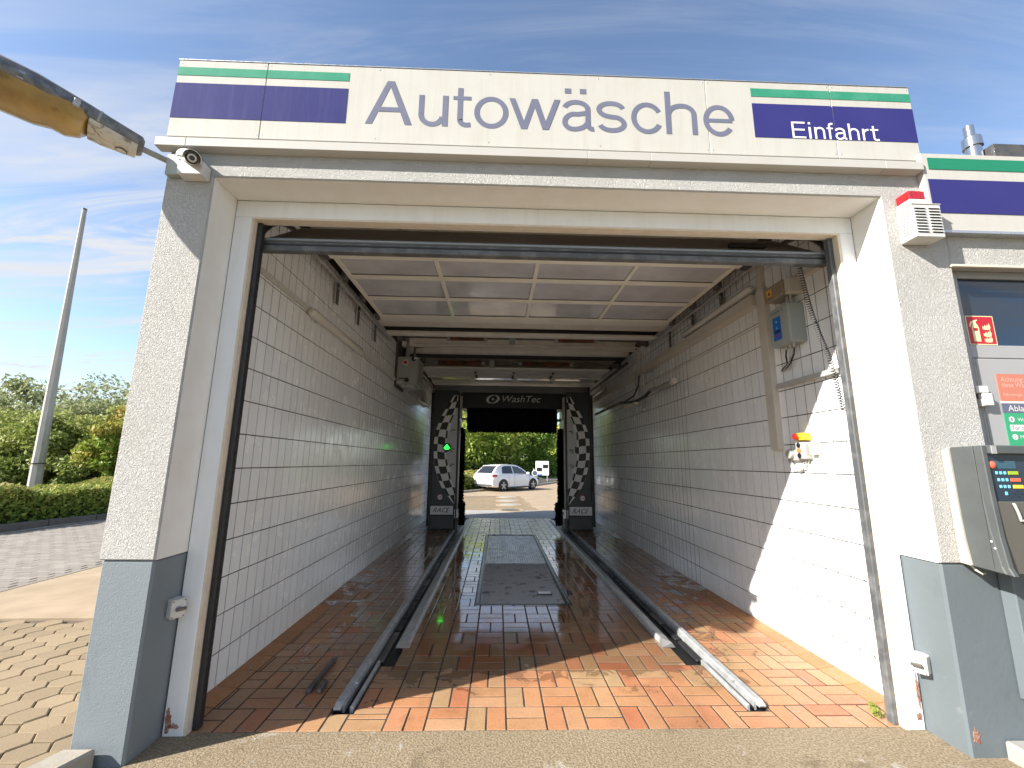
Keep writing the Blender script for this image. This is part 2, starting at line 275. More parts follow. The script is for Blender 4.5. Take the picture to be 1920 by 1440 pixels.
def brick_material(name, cols):
    """fired clinker with a water film that leaves the bricks darker and mirror-smooth"""
    m = mat(name, cols[0], 0.55, spec=0.45, attr=cols)
    nt = m.node_tree; N, L = nt.nodes, nt.links; b = N['Principled BSDF']
    src = b.inputs['Base Color'].links[0].from_socket
    geo = N.new('ShaderNodeNewGeometry'); pos = geo.outputs['Position']
    sp = N.new('ShaderNodeSeparateXYZ'); L.new(pos, sp.inputs[0])
    def mth(op, a, c=None, clamp=False):
        n = N.new('ShaderNodeMath'); n.operation = op; n.use_clamp = clamp
        for i, v in enumerate((a, c)):
            if v is None: continue
            if isinstance(v, (int, float)): n.inputs[i].default_value = v
            else: L.new(v, n.inputs[i])
        return n.outputs[0]
    def noise(sc, det, rg, dist=0.0):
        n = N.new('ShaderNodeTexNoise'); n.inputs['Scale'].default_value = sc; n.inputs['Detail'].default_value = det
        n.inputs['Roughness'].default_value = rg; n.inputs['Distortion'].default_value = dist
        L.new(pos, n.inputs['Vector']); return n.outputs['Fac']
    def rng(f, a, c, lo=0.0, hi=1.0):
        n = N.new('ShaderNodeMapRange'); n.interpolation_type = 'SMOOTHSTEP'; L.new(f, n.inputs['Value'])
        n.inputs['From Min'].default_value = a; n.inputs['From Max'].default_value = c
        n.inputs['To Min'].default_value = lo; n.inputs['To Max'].default_value = hi; return n.outputs['Result']
    # where the wash water stands: the middle of the bay, more of it away from the entrance
    dx = mth('ABSOLUTE', mth('SUBTRACT', sp.outputs['X'], 0.25))
    mid = rng(dx, 2.2, 0.8)
    deep = rng(sp.outputs['Y'], 3.2, 4.2)
    far = rng(sp.outputs['Y'], 4.6, 7.5)
    level = mth('ADD', mth('MULTIPLY', mid, deep), mth('MULTIPLY', far, 0.55))
    film = mth('ADD', mth('MULTIPLY', level, 0.46), mth('ADD', mth('MULTIPLY', noise(5.5, 4, 0.5, 0.7), 0.75), mth('MULTIPLY', noise(21, 2, 0.5, 0.5), 0.14)))
    wet = rng(film, 0.575, 0.60)
    damp = rng(film, 0.44, 0.60)
    grain = rng(noise(70, 5, 0.7), 0.35, 0.7, 0.86, 1.08)
    soot = rng(noise(1.1, 4, 0.6), 0.4, 0.7, 1.0, 0.78)
    fac = mth('MULTIPLY', mth('MULTIPLY', grain, soot), mth('SUBTRACT', mth('SUBTRACT', 1.0, mth('MULTIPLY', damp, 0.13)), mth('MULTIPLY', wet, 0.20)))
    hs = N.new('ShaderNodeHueSaturation'); L.new(src, hs.inputs['Color']); L.new(fac, hs.inputs['Value'])
    L.new(hs.outputs[0], b.inputs['Base Color'])
    rr = mth('SUBTRACT', rng(noise(24, 4, 0.6), 0.3, 0.7, 0.42, 0.62), mth('MULTIPLY', damp, 0.12))
    mx = N.new('ShaderNodeMix'); L.new(wet, mx.inputs['Factor']); L.new(rr, mx.inputs['A']); L.new(mth('ADD', rng(noise(2.2, 4, 0.6), 0.40, 0.62, 0.05, 0.24), rng(sp.outputs['Y'], 8.0, 11.0, 0.0, 0.16)), mx.inputs['B'])
    L.new(mx.outputs['Result'], b.inputs['Roughness'])
    L.new(mth('MULTIPLY', wet, 0.85), b.inputs['Coat Weight']); L.new(rng(sp.outputs['Y'], 7.5, 11.0, 0.05, 0.30), b.inputs['Coat Roughness']); b.inputs['Coat IOR'].default_value = 1.4
    bn = N.new('ShaderNodeBump'); bn.inputs['Distance'].default_value = 0.0016
    L.new(mth('SUBTRACT', 0.55, mth('MULTIPLY', wet, 0.50)), bn.inputs['Strength']); L.new(noise(85, 4, 0.65), bn.inputs['Height'])
    bn2 = N.new('ShaderNodeBump'); bn2.inputs['Distance'].default_value = 0.0022; bn2.inputs['Strength'].default_value = 0.35
    L.new(wet, bn2.inputs['Height']); L.new(bn.outputs[0], bn2.inputs['Normal'])
    L.new(bn2.outputs[0], b.inputs['Normal'])
    return m
MT['brick'] = brick_material('wet clinker floor brick', [(0.43, 0.190, 0.090), (0.45, 0.235, 0.120), (0.38, 0.245, 0.130), (0.46, 0.205, 0.105), (0.39, 0.262, 0.145), (0.43, 0.158, 0.078), (0.46, 0.265, 0.150), (0.40, 0.205, 0.092)])
MT['border_brick'] = brick_material('clinker border tile', [(0.42, 0.180, 0.070), (0.45, 0.205, 0.085), (0.38, 0.180, 0.070)])

def leaf_material(name, cols, trans=0.35):
    m = bpy.data.materials.new(name); m.use_nodes = True; nt = m.node_tree; N, L = nt.nodes, nt.links; N.clear()
    o = N.new('ShaderNodeOutputMaterial'); at = N.new('ShaderNodeAttribute'); at.attribute_name = 'rnd'
    cr = N.new('ShaderNodeValToRGB'); el = cr.color_ramp.elements
    el[0].position = 0; el[0].color = (*cols[0], 1); el[1].position = 1; el[1].color = (*cols[-1], 1)
    for i, c in enumerate(cols[1:-1], 1): e = el.new(i/(len(cols)-1)); e.color = (*c, 1)
    L.new(at.outputs['Fac'], cr.inputs[0])
    d = N.new('ShaderNodeBsdfPrincipled'); d.inputs['Roughness'].default_value = 0.55; d.inputs['Specular IOR Level'].default_value = 0.3
    t = N.new('ShaderNodeBsdfTranslucent'); x = N.new('ShaderNodeMixShader'); x.inputs[0].default_value = trans
    L.new(cr.outputs[0], d.inputs['Base Color']); L.new(cr.outputs[0], t.inputs['Color'])
    L.new(d.outputs[0], x.inputs[1]); L.new(t.outputs[0], x.inputs[2]); L.new(x.outputs[0], o.inputs['Surface'])
    return m
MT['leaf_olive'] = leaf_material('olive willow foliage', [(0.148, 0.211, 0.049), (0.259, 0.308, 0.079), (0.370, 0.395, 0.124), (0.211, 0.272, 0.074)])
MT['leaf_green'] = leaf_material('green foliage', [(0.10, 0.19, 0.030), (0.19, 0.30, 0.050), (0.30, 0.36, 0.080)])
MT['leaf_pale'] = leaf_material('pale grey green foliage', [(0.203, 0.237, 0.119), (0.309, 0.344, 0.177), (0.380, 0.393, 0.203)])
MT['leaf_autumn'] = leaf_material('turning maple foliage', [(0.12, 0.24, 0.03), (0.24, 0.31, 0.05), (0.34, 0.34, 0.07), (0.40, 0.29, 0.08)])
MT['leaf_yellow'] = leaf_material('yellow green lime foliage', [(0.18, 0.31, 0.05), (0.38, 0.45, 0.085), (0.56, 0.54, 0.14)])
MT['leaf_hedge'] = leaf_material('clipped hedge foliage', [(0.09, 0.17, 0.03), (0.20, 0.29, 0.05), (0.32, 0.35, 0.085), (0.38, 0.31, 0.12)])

# ------------------------------------------------------------------ mesh helpers
ORIGIN = {}
def tag(o, label=None, cat=None, group=None, kind=None):
    if label: o['label'] = label
    if cat: o['category'] = cat
    if group: o['group'] = group
    if kind: o['kind'] = kind
    return o
def thing(name, loc, label, cat, group=None):
    o = bpy.data.objects.new(name, None); COL.objects.link(o); o.location = loc
    o.empty_display_size = 0.1
    ORIGIN[o.name] = Vector(loc)
    return tag(o, label, cat, group)
def link(name, me, parent=None, loc=None):
    o = bpy.data.objects.new(name, me); COL.objects.link(o)
    if parent is not None: o.parent = parent
    if loc is not None: o.location = loc
    return o

class MB:
    """collects faces in world coordinates; build() links them as one mesh object"""
    def __init__(s): s.v = []; s.f = []; s.r = []
    def add(s, vs, fs, r=None):
        n = len(s.v); s.v += [tuple(v) for v in vs]; s.f += [tuple(i+n for i in f) for f in fs]
        if r is not None: s.r += [r]*len(fs)
        return s
    def box(s, x0, x1, y0, y1, z0, z1, r=None):
        if x0 > x1: x0, x1 = x1, x0
        if y0 > y1: y0, y1 = y1, y0
        if z0 > z1: z0, z1 = z1, z0
        v = [(x, y, z) for z in (z0, z1) for y in (y0, y1) for x in (x0, x1)]
        return s.add(v, [(0,2,3,1),(4,5,7,6),(0,1,5,4),(2,6,7,3),(0,4,6,2),(1,3,7,5)], r)
    def obox(s, c, ax, ay, az, hx, hy, hz):
        """box about c along three axes with half sizes"""
        c = Vector(c); ax = Vector(ax).normalized(); ay = Vector(ay).normalized(); az = Vector(az).normalized()
        v = [c + ax*hx*i + ay*hy*j + az*hz*k for k in (-1, 1) for j in (-1, 1) for i in (-1, 1)]
        return s.add(v, [(0,2,3,1),(4,5,7,6),(0,1,5,4),(2,6,7,3),(0,4,6,2),(1,3,7,5)])
    def prism(s, poly, axis, a, b):
        """poly of 2-D points swept along axis x, y or z (poly in the other two, cyclic order yz, xz, xy)"""
        def P(p, t):
            if axis == 'x': return (t, p[0], p[1])
            if axis == 'y': return (p[0], t, p[1])
            return (p[0], p[1], t)
        n = len(poly)
        v = [P(p, a) for p in poly] + [P(p, b) for p in poly]
        f = [tuple(range(n))[::-1], tuple(range(n, 2*n))] + [(i, (i+1) % n, n+(i+1) % n, n+i) for i in range(n)]
        return s.add(v, f)
    def tube(s, pts, r, n=8, caps=True):
        pts = [Vector(p) for p in pts]; rr = r if isinstance(r, (list, tuple)) else [r]*len(pts)
        up = None; rings = []
        for i, p in enumerate(pts):
            d = (pts[min(i+1, len(pts)-1)] - pts[max(i-1, 0)]).normalized()
            if up is None:
                up = Vector((0, 0, 1)) if abs(d.z) < 0.9 else Vector((1, 0, 0))
            u = (up - d*up.dot(d))
            u = u.normalized() if u.length > 1e-6 else d.orthogonal().normalized()
            w = d.cross(u); up = u
            rings.append([p + (u*math.cos(2*math.pi*k/n) + w*math.sin(2*math.pi*k/n))*rr[i] for k in range(n)])
        v = [q for g in rings for q in g]; f = []
        for i in range(len(pts)-1):
            for k in range(n): f.append((i*n+k, i*n+(k+1) % n, (i+1)*n+(k+1) % n, (i+1)*n+k))
        if caps: f += [tuple(range(n))[::-1], tuple((len(pts)-1)*n+k for k in range(n))]
        return s.add(v, f)
    def lathe(s, c, d, prof, n=16):
        """prof: (distance along d, radius) pairs"""
        c = Vector(c); d = Vector(d).normalized()
        return s.tube([c + d*t for t, _ in prof], [max(q, 1e-4) for _, q in prof], n)
    def build(s, name, m, parent=None, bevel=0.0, smooth=False, seg=1, org=None):
        me = bpy.data.meshes.new(name)
        if parent is not None: o_ = ORIGIN.get(parent.name, Vector((0, 0, 0)))
        else: o_ = Vector(org) if org is not None else Vector((0, 0, 0))
        me.from_pydata([(v[0]-o_.x, v[1]-o_.y, v[2]-o_.z) for v in s.v], [], s.f)
        if s.r and len(s.r) == len(s.f):
            a = me.attributes.new('rnd', 'FLOAT', 'FACE'); a.data.foreach_set('value', s.r)
        me.materials.append(MT[m] if isinstance(m, str) else m)
        bm = bmesh.new(); bm.from_mesh(me)
        bmesh.ops.recalc_face_normals(bm, faces=bm.faces)
        if bevel:
            ed = [e for e in bm.edges if len(e.link_faces) == 2 and e.calc_face_angle(0) > 0.5]
            bmesh.ops.bevel(bm, geom=ed, offset=bevel, segments=seg, affect='EDGES', profile=0.5, clamp_overlap=True)
        if smooth:
            for f in bm.faces: f.smooth = True
            for e in bm.edges:
                if len(e.link_faces) == 2 and e.calc_face_angle(0) > 0.7: e.smooth = False
        bm.to_mesh(me); bm.free()
        o = link(name, me, parent)
        ORIGIN[o.name] = o_
        if parent is None and org is not None: o.location = o_
        return o
def box(name, m, parent, x0, x1, y0, y1, z0, z1, bevel=0.0, **k):
    return MB().box(x0, x1, y0, y1, z0, z1).build(name, m, parent, bevel, **k)

_font = {}
def glyphs(body):
    """outline mesh of a word in the built-in font: vertices, faces, bounds"""
    if body not in _font:
        cu = bpy.data.curves.new('word', 'FONT'); cu.body = body; cu.resolution_u = 4
        o = bpy.data.objects.new('word', cu); COL.objects.link(o)
        bpy.context.view_layer.update()
        me = bpy.data.meshes.new_from_object(o)
        vs = [v.co.copy() for v in me.vertices]; fs = [tuple(p.vertices) for p in me.polygons]
        bpy.data.objects.remove(o); bpy.data.curves.remove(cu); bpy.data.meshes.remove(me)
        xs = [v.x for v in vs]; ys = [v.y for v in vs]
        _font[body] = (vs, fs, min(xs), max(xs), min(ys), max(ys))
    return _font[body]
def word(name, m, parent, body, x0, x1, z0, z1=None, y=0.0, shear=0.0, cap=None, depth=0.0015, face='-y', base=None):
    """letters standing on the line z0 between x0 and x1 (facing -Y; or on a side wall, x then runs along Y)"""
    vs, fs, a, b, c, d = glyphs(body)
    sx = (x1-x0)/(b-a)
    sz = (z1-z0)/d if z1 is not None else (cap or sx)
    mb = MB(); pts = []
    for v in vs:
        u = x0 + (v.x-a)*sx + shear*v.y*sz; w = z0 + v.y*sz
        pts.append((u, y, w) if face == '-y' else (y, u, w))
    mb.add(pts, fs)
    o = mb.build(name, m, parent)
    return o

def leaf_cloud(rs, centers, radii, per, size, flat=0.75, tone=None):
    """numpy arrays of leaf quads round clump centres -> (verts, faces, tones)"""
    V = []; T = []
    for (c, r), t in zip(zip(centers, radii), tone if tone is not None else [None]*len(centers)):
        n = per
        p = rs.normal(size=(n, 3)); p /= np.linalg.norm(p, axis=1)[:, None]
        p *= (rs.random(n)**0.45)[:, None]*r; p[:, 2] *= flat
        p += np.array(c)
        a = rs.normal(size=(n, 3)); a /= np.linalg.norm(a, axis=1)[:, None]
        b = rs.normal(size=(n, 3)); b -= (b*a).sum(1)[:, None]*a; b /= np.linalg.norm(b, axis=1)[:, None]
        s = size*(0.6+0.8*rs.random(n))[:, None]
        a *= s; b *= s*0.55
        V.append(np.stack([p-a, p-b*0.9, p+a, p+b*0.9], 1).reshape(-1, 3))
        T.append(np.clip((rs.random(n)*0.7+0.15 if t is None else t + rs.normal(size=n)*0.13), 0, 1))
    V = np.concatenate(V); T = np.concatenate(T)
    return V, T
def leaf_mesh(name, V, T, m, parent=None, org=(0, 0, 0)):
    me = bpy.data.meshes.new(name); n = len(T)
    V = V - np.array(org)
    me.vertices.add(4*n); me.vertices.foreach_set('co', V.astype(np.float32).ravel())
    me.loops.add(4*n); me.loops.foreach_set('vertex_index', np.arange(4*n, dtype=np.int32))
    me.polygons.add(n); me.polygons.foreach_set('loop_start', np.arange(0, 4*n, 4, dtype=np.int32))
    me.polygons.foreach_set('loop_total', np.full(n, 4, dtype=np.int32))
    a = me.attributes.new('rnd', 'FLOAT', 'FACE'); a.data.foreach_set('value', T.astype(np.float32))
    me.update(calc_edges=True); me.validate()
    me.materials.append(MT[m]); 
    return link(name, me, parent)

# ------------------------------------------------------------------ the ground
LX, RX = -1.985, 2.75            # inner faces of the bay walls
FY, JY, BY = 2.62, 2.88, 12.9    # facade, door surround, exit end of the bay
g = box('ground', 'soil', None, -400, 400, -300, 500, -0.6, -0.06); tag(g, kind='structure')
ap = MB().box(-2.08, 9.0, -9, 2.915, -0.3, 0.0).build('apron', 'concrete'); tag(ap, kind='structure')
# roads and slabs left of the hall
rd = MB().box(-10.75, -6.03, -9, 14.0, -0.3, -0.012).build('road', 'lane'); tag(rd, kind='structure')
sl = MB().prism([(-5.98, 4.80), (-2.33, 4.86), (-2.33, 13.1), (-5.98, 13.1)], 'z', -0.3, -0.006).build('concrete_path', 'concrete_beige'); tag(sl, kind='structure')
pb = MB().box(-6.03, -2.25, -9, 4.80, -0.3, -0.022).build('paved_ground', 'paver_joint'); tag(pb, kind='structure')
# rectangular setts of the lane beyond
mb = MB(); r2 = random.Random(3)
for j in range(0, 120):
    for i in range(0, 20):
        w, d = 0.235, 0.118
        x = -10.7 + i*w + (0.5*w if j % 2 else 0); y = 4.6 + j*d
        if x + w > -6.05 or y > 13.9: continue
        mb.box(x+0.004, x+w-0.006, y+0.004, y+d-0.006, -0.02, -0.004 + r2.uniform(-0.002, 0.002), r2.random())
o = mb.build('setts', 'lane', rd); o['kind'] = 'stuff'
# drain line along the lane
o = MB().box(-10.45, -10.39, -9, 14, -0.011, 0.0).build('gutter_joint', 'paver_joint', rd)
# honeycomb pavers in the near corner
def hexa(cx, cy, rx, ry):
    return [(cx + rx*x, cy + ry*y) for x, y in ((-1, 0), (-0.5, 1), (0.5, 1), (1, 0), (0.5, -1), (-0.5, -1))]
RXH, RYH = 0.120, 0.087
cells = []
for i in range(-20, 30):
    for j in range(-34, 40):
        cx = -2.40 - i*1.5*RXH; cy = 2.5 + j*2*RYH + (RYH if i % 2 else 0)
        if cx < -5.9 or cx > -2.35 + min(0, (2.5-cy)*-0.35 if cy < 2.5 else 0) or cy > 4.72 or cy < -2.5: continue
        px = cx/max(cy, 0.01)
        cells.append((cy < 2.35 or px < -1.34 or px > -0.84, cx**2 + cy**2, cx, cy))
cells.sort()
cells = [c[2:] for c in cells]
hm = MB().prism(hexa(0, 0, RXH-0.0035, RYH-0.0035), 'z', -0.05, 0.0).build('paver_proto', 'paver', None, 0.006)
hme = hm.data; bpy.data.objects.remove(hm); hme.name = 'paver'
r2 = random.Random(11)
rest = MB()
for k, (cx, cy) in enumerate(cells):
    if k < 290:
        o = link('paver', hme, pb, (cx, cy, r2.uniform(-0.004, 0.003)))
        o.rotation_euler = (r2.uniform(-0.02, 0.02), r2.uniform(-0.02, 0.02), r2.uniform(-0.03, 0.03))
    else:
        rest.prism(hexa(cx, cy, RXH-0.0035, RYH-0.0035), 'z', -0.05, r2.uniform(-0.004, 0.003)); rest.r += [r2.random()]*8
if rest.f:
    o = rest.build('pavers', 'paver', pb); o['kind'] = 'stuff'
# kerb at the foot of the pier
kb = thing('kerb', (-2.3, 1.0, 0), 'beige kerb stones running from the grey base of the pier', 'kerb')
for y0, y1 in ((1.62, 2.605), (0.62, 1.60), (-0.38, 0.60), (-1.38, -0.40)):
    d0, d1 = (2.6-y0)*-0.35, (2.6-y1)*-0.35
    MB().prism([(-2.245+d1, y1), (-2.075+d1, y1), (-2.075+d0, y0), (-2.245+d0, y0)], 'z', -0.05, 0.105).build('kerb_stone', 'kerb', kb, 0.012)
# kerb of the hedge bed
kl = thing('kerb', (-10.9, 10, 0), 'long dark kerb along the foot of the clipped hedge', 'kerb')
for k in range(22):
    y0 = 4 + k*1.0; y1 = y0+0.985
    f = lambda y: -10.95 + (y-10.1)*0.21
    MB().prism([(f(y0)-0.14, y0), (f(y0), y0), (f(y1), y1), (f(y1)-0.14, y1)], 'z', -0.1, 0.13).build('kerb_stone', 'kerb_dark', kl, 0.012)
# floor of the bay
fl = MB().box(LX, RX, 2.915, BY, -0.35, -0.036).build('floor', 'grout'); tag(fl, kind='structure')
sub = MB()
MOD = 0.2515; X0B, Y0B = 0.08, 2.917
TRL, TRR = (-1.045, -0.800), (1.560, 1.825)     # the wheel-track troughs
GX0, GX1, GY0, GY1 = -0.205, 0.845, 5.245, 10.0  # the grating pit
BL, BR = LX+0.150, RX-0.150
def clip(x0, x1, y0, y1):
    x0, x1 = max(x0, BL+0.004), min(x1, BR-0.004); y1 = min(y1, BY-0.005)
    if x1-x0 < 0.015 or y1-y0 < 0.015: return []
    out = [(x0, x1, y0, y1)]
    for (a, b), ys in ((TRL, 3.75), (TRR, 3.75), ((-1.045, -0.905), 3.10), ((1.685, 1.825), 3.10)):
        nw = []
        for q in out:
            if q[1] <= a or q[0] >= b or q[3] <= ys: nw.append(q); continue
            if q[2] < ys and ys-q[2] > 0.02: nw.append((q[0], q[1], q[2], ys))
            yy = max(q[2], ys)
            if a-q[0] > 0.015: nw.append((q[0], a, yy, q[3]))
            if q[1]-b > 0.015: nw.append((b, q[1], yy, q[3]))
        out = nw
    nw = []
    for q in out:
        a, b, c, d = GX0-0.03, GX1+0.03, GY0-0.03, GY1+0.03
        if q[1] <= a or q[0] >= b or q[3] <= c or q[2] >= d: nw.append(q); continue
        if a-q[0] > 0.015: nw.append((q[0], a, q[2], q[3]))
        if q[1]-b > 0.015: nw.append((b, q[1], q[2], q[3]))
        xa, xb = max(q[0], a), min(q[1], b)
        if c-q[2] > 0.015: nw.append((xa, xb, q[2], c))
        if q[3]-d > 0.015: nw.append((xa, xb, d, q[3]))
    return nw
bricks = []
for i in range(-9, 12):
    for j in range(0, 41):
        x, y = X0B+i*MOD, Y0B+j*MOD; h = MOD/2
        if (i+j) % 2 == 0: cs = [(x, x+MOD, y, y+h), (x, x+MOD, y+h, y+MOD)]
        else: cs = [(x, x+h, y, y+MOD), (x+h, x+MOD, y, y+MOD)]
        for c in cs:
            for q in clip(*c): bricks.append(q)
bricks.sort(key=lambda q: -(q[1]-q[0])*(q[3]-q[2])/(((q[0]+q[1])/2)**2 + ((q[2]+q[3])/2)**2 + 2.56)**1.5)
for q in [r_ for ya in (2.917, 6.0, 9.0) for r_ in clip(BL, BR, ya, {2.917: 6.0, 6.0: 9.0, 9.0: BY}[ya])]:
    MB().box(*q, -0.034, -0.0030).build('mortar_bed', 'grout', fl)
_bm = {}
def brick_mesh(w, d):
    k = (round(w, 3), round(d, 3))
    if k not in _bm:
        o = MB().box(-w/2+0.0058, w/2-0.0058, -d/2+0.0058, d/2-0.0058, -0.045, 0).build('brick_proto', 'brick', None, 0.0022)
        _bm[k] = o.data; bpy.data.objects.remove(o); _bm[k].name = 'brick'
    return _bm[k]
r2 = random.Random(5); rest = MB()
for k, q in enumerate(bricks):
    w, d = q[1]-q[0], q[3]-q[2]; cx, cy = (q[0]+q[1])/2, (q[2]+q[3])/2
    z = r2.uniform(-0.0008, 0.0014)
    if k < 300:
        o = link('brick', brick_mesh(w, d), fl, (cx, cy, z)); o.rotation_euler = (r2.gauss(0, 0.0028), r2.gauss(0, 0.0028), r2.gauss(0, 0.003))
    else:
        ta, tb = r2.gauss(0, 0.003), r2.gauss(0, 0.003); e = 0.0058; tr = r2.random(); b_ = 0.0022
        def P(x, y, dz): return (x, y, z + dz + (x-cx)*ta + (y-cy)*tb)
        x0, x1, y0, y1 = q[0]+e, q[1]-e, q[2]+e, q[3]-e
        v = [P(x0, y0, -0.03), P(x1, y0, -0.03), P(x1, y1, -0.03), P(x0, y1, -0.03),
             P(x0, y0, -b_), P(x1, y0, -b_), P(x1, y1, -b_), P(x0, y1, -b_),
             P(x0+b_, y0+b_, 0), P(x1-b_, y0+b_, 0), P(x1-b_, y1-b_, 0), P(x0+b_, y1-b_, 0)]
        f = [(8, 9, 10, 11)] + [(a, (a+1) % 4, 4+(a+1) % 4, 4+a) for a in range(4)] + [(4+a, 4+(a+1) % 4, 8+(a+1) % 4, 8+a) for a in range(4)]
        rest.add(v, f, tr)
o = rest.build('bricks', 'brick', fl); o['kind'] = 'stuff'
# border course along both walls, tilted up to the tiles, with a mossy joint
for side, (xa, xb) in (('l', (BL, LX)), ('r', (BR, RX))):
    y = 2.93; k = 0
    while y < BY-0.05:
        L_ = 0.2515
        x0, x1 = min(xa, xb)+(0.004 if side == 'l' else 0.0), max(xa, xb)-(0.004 if side == 'r' else 0.0)
        zl, zr = (0.016, 0.0) if side == 'l' else (0.0, 0.016)
        y1 = min(y+L_-0.006, BY)
        v = [(x0, y, -0.04), (x1, y, -0.04), (x1, y1, -0.04), (x0, y1, -0.04), (x0, y, zl), (x1, y, zr), (x1, y1, zr), (x0, y1, zl)]
        m_ = MB().add(v, [(0,3,2,1), (4,5,6,7), (0,1,5,4), (1,2,6,5), (2,3,7,6), (3,0,4,7)])
        m_.build('border_brick', 'border_brick', fl, 0.003); y += L_; k += 1
    xm = xa
    o = MB().box(xm-0.006, xm+0.006, 2.93, BY, -0.03, -0.004).build('joint', 'moss' if side == 'r' else 'grout', fl)

# grotesque sign lettering drawn from strokes (cap height 1, uniform weight)
def _arc(cx, cz, rx, rz, a0, a1, n=16):
    return [(cx + rx*math.cos(math.radians(a0+(a1-a0)*k/n)), cz + rz*math.sin(math.radians(a0+(a1-a0)*k/n))) for k in range(n+1)]
def _stroke(pts, w):
    """outline strips of a polyline of width w (w may be a function of 0..1)"""
    L_, R_ = [], []; n = len(pts)
    for i, p in enumerate(pts):
        a = pts[max(i-1, 0)]; b = pts[min(i+1, n-1)]; dx, dz = b[0]-a[0], b[1]-a[1]; l = math.hypot(dx, dz) or 1
        nx, nz = -dz/l, dx/l; h = (w(i/(n-1)) if callable(w) else w)/2
        L_.append((p[0]+nx*h, p[1]+nz*h)); R_.append((p[0]-nx*h, p[1]-nz*h))
    return [[L_[i], L_[i+1], R_[i+1], R_[i]] for i in range(n-1)]
def glyph_strips(ch, W, s=0.113, xh=0.705):
    """list of layers, each a list of polygons, for one letter of width W"""
    t = s*0.88; h = s/2; ov = 0.012
    bar = lambda x0, x1, z0, z1: [[(x0, z0), (x1, z0), (x1, z1), (x0, z1)]]
    vw = lambda k: s - (s-t)*abs(math.sin(k*math.pi))
    if ch == 'A':
        m = W/2; q = 0.862
        ix = lambda z: 0.138 + (m-0.138)*z/q
        return [[[(0, 0), (0.138, 0), (m, q), (m-0.070, 1)]], [[(W, 0), (W-0.138, 0), (m, q), (m+0.070, 1)], [(m-0.070, 1), (m, q), (m+0.070, 1)]], [[(ix(0.285), 0.285), (W-ix(0.285), 0.285), (W-ix(0.390), 0.390), (ix(0.390), 0.390)]]]
    if ch == 'u':
        path = [(h, xh), (h, 0.26)] + _arc(h+(W-s)*0.46, 0.26, (W-s)*0.46, 0.26-t/2+ov, 180, 270, 9) + _arc(W-s*0.9-0.01-(W-s)*0.40, 0.27, (W-s)*0.42, 0.27-t/2+ov, 272, 345, 7)
        return [_stroke(path, s*0.96), bar(W-s, W, 0, xh)]
    if ch == 't':
        x = W*0.40
        return [_stroke([(x, 0.90), (x, 0.15)] + _arc(x+0.125, 0.165, 0.125, 0.165-t/2+0.005, 180, 275, 7) + [(W, t/2+0.005)], s*0.95), bar(0, W, xh-t*0.85, xh)]
    if ch == 'o':
        return [_stroke(_arc(W/2, xh/2, W/2-h, xh/2-t/2+ov, 0, 360, 40), vw if False else s*0.95)]
    if ch == 'w':
        ps = [0.0, 0.265, 0.50, 0.735, 1.0]; hw = s*1.06
        out = []
        e = W-hw
        X = [p*e for p in ps]
        for k in range(4):
            zt = (xh, 0) if k % 2 == 0 else (0, xh)
            out.append([[(X[k], zt[0]), (X[k]+hw, zt[0]), (X[k+1]+hw, zt[1]), (X[k+1], zt[1])]])
        return out
    if ch in 'aä':
        xr = W-s-0.06
        top = _arc(W*0.45, xh-0.205, W*0.45-h, 0.205-t/2+ov, 168, 90, 8) + _arc(W*0.45, xh-0.205, xr+h-W*0.45, 0.205-t/2+ov, 86, 0, 8) + [(xr+h, 0.15)] + _arc(xr+h+0.085, 0.15, 0.085, 0.15-t/2, 190, 280, 6) + [(W, t/2+0.004)]
        bowl = [(xr+h, 0.425), (W*0.50, 0.385)] + _arc(W*0.40, 0.195, W*0.40-h, 0.195, 98, 180, 7) + _arc(W*0.36, 0.19, W*0.36-h, 0.19-t/2+ov, 182, 275, 8) + _arc(W*0.36, 0.25, xr+h-W*0.36, 0.25-t/2+ov, 278, 352, 8)
        ls = [_stroke(top, s*0.95), _stroke(bowl, s*0.92)]
        if ch == 'ä': ls += [bar(W*0.10, W*0.10+s*1.15, 0.865, 0.985), bar(W*0.58, W*0.58+s*1.15, 0.865, 0.985)]
        return ls
    if ch == 's':
        zc = xh/2
        path = _arc(W*0.49, xh-0.185, W*0.49-h, 0.185-t/2+ov, 12, 178, 14) + _arc(W*0.49, xh-0.185, W*0.49-h, 0.165, 190, 250, 5) + [(W*0.52, zc-0.005)] + _arc(W*0.51, 0.185, W*0.49-h, 0.170, 66, 4, 5) + _arc(W*0.51, 0.185, W*0.49-h, 0.185-t/2+ov, -2, -168, 14)
        return [_stroke(path, s*0.95)]
    if ch == 'c':
        return [_stroke(_arc(W/2+0.005, xh/2, W/2-h, xh/2-t/2+ov, 28, 332, 34), s*0.95)]
    if ch in 'hn':
        path = [(h, 0.35)] + _arc(W*0.50, xh-0.28, W*0.50-h, 0.28-t/2+ov, 172, 90, 8) + _arc(W*0.56, xh-0.24, W*0.44-h, 0.24-t/2+ov, 86, 0, 9) + [(W-h, 0.0)]
        return [bar(0, s, 0, 1.0 if ch == 'h' else xh), _stroke(path, s*0.96)]
    if ch == 'e':
        path = [(W-h*0.9, xh*0.47)] + _arc(W/2, xh/2, W/2-h, xh/2-t/2+ov, 2, 325, 36)
        return [_stroke(path[1:], s*0.95), bar(s*0.6, W-s*0.45, xh*0.435, xh*0.435+t*0.9)]
    if ch == 'E':
        return [bar(0, s, 0, 1), bar(s, W, 0, s*0.9), bar(s, W*0.95, 0.47, 0.47+s*0.9), bar(s, W, 1-s*0.9, 1)]
    if ch == 'i':
        return [bar(0, W, 0, xh), bar(0, W, 0.87, 1.0)]
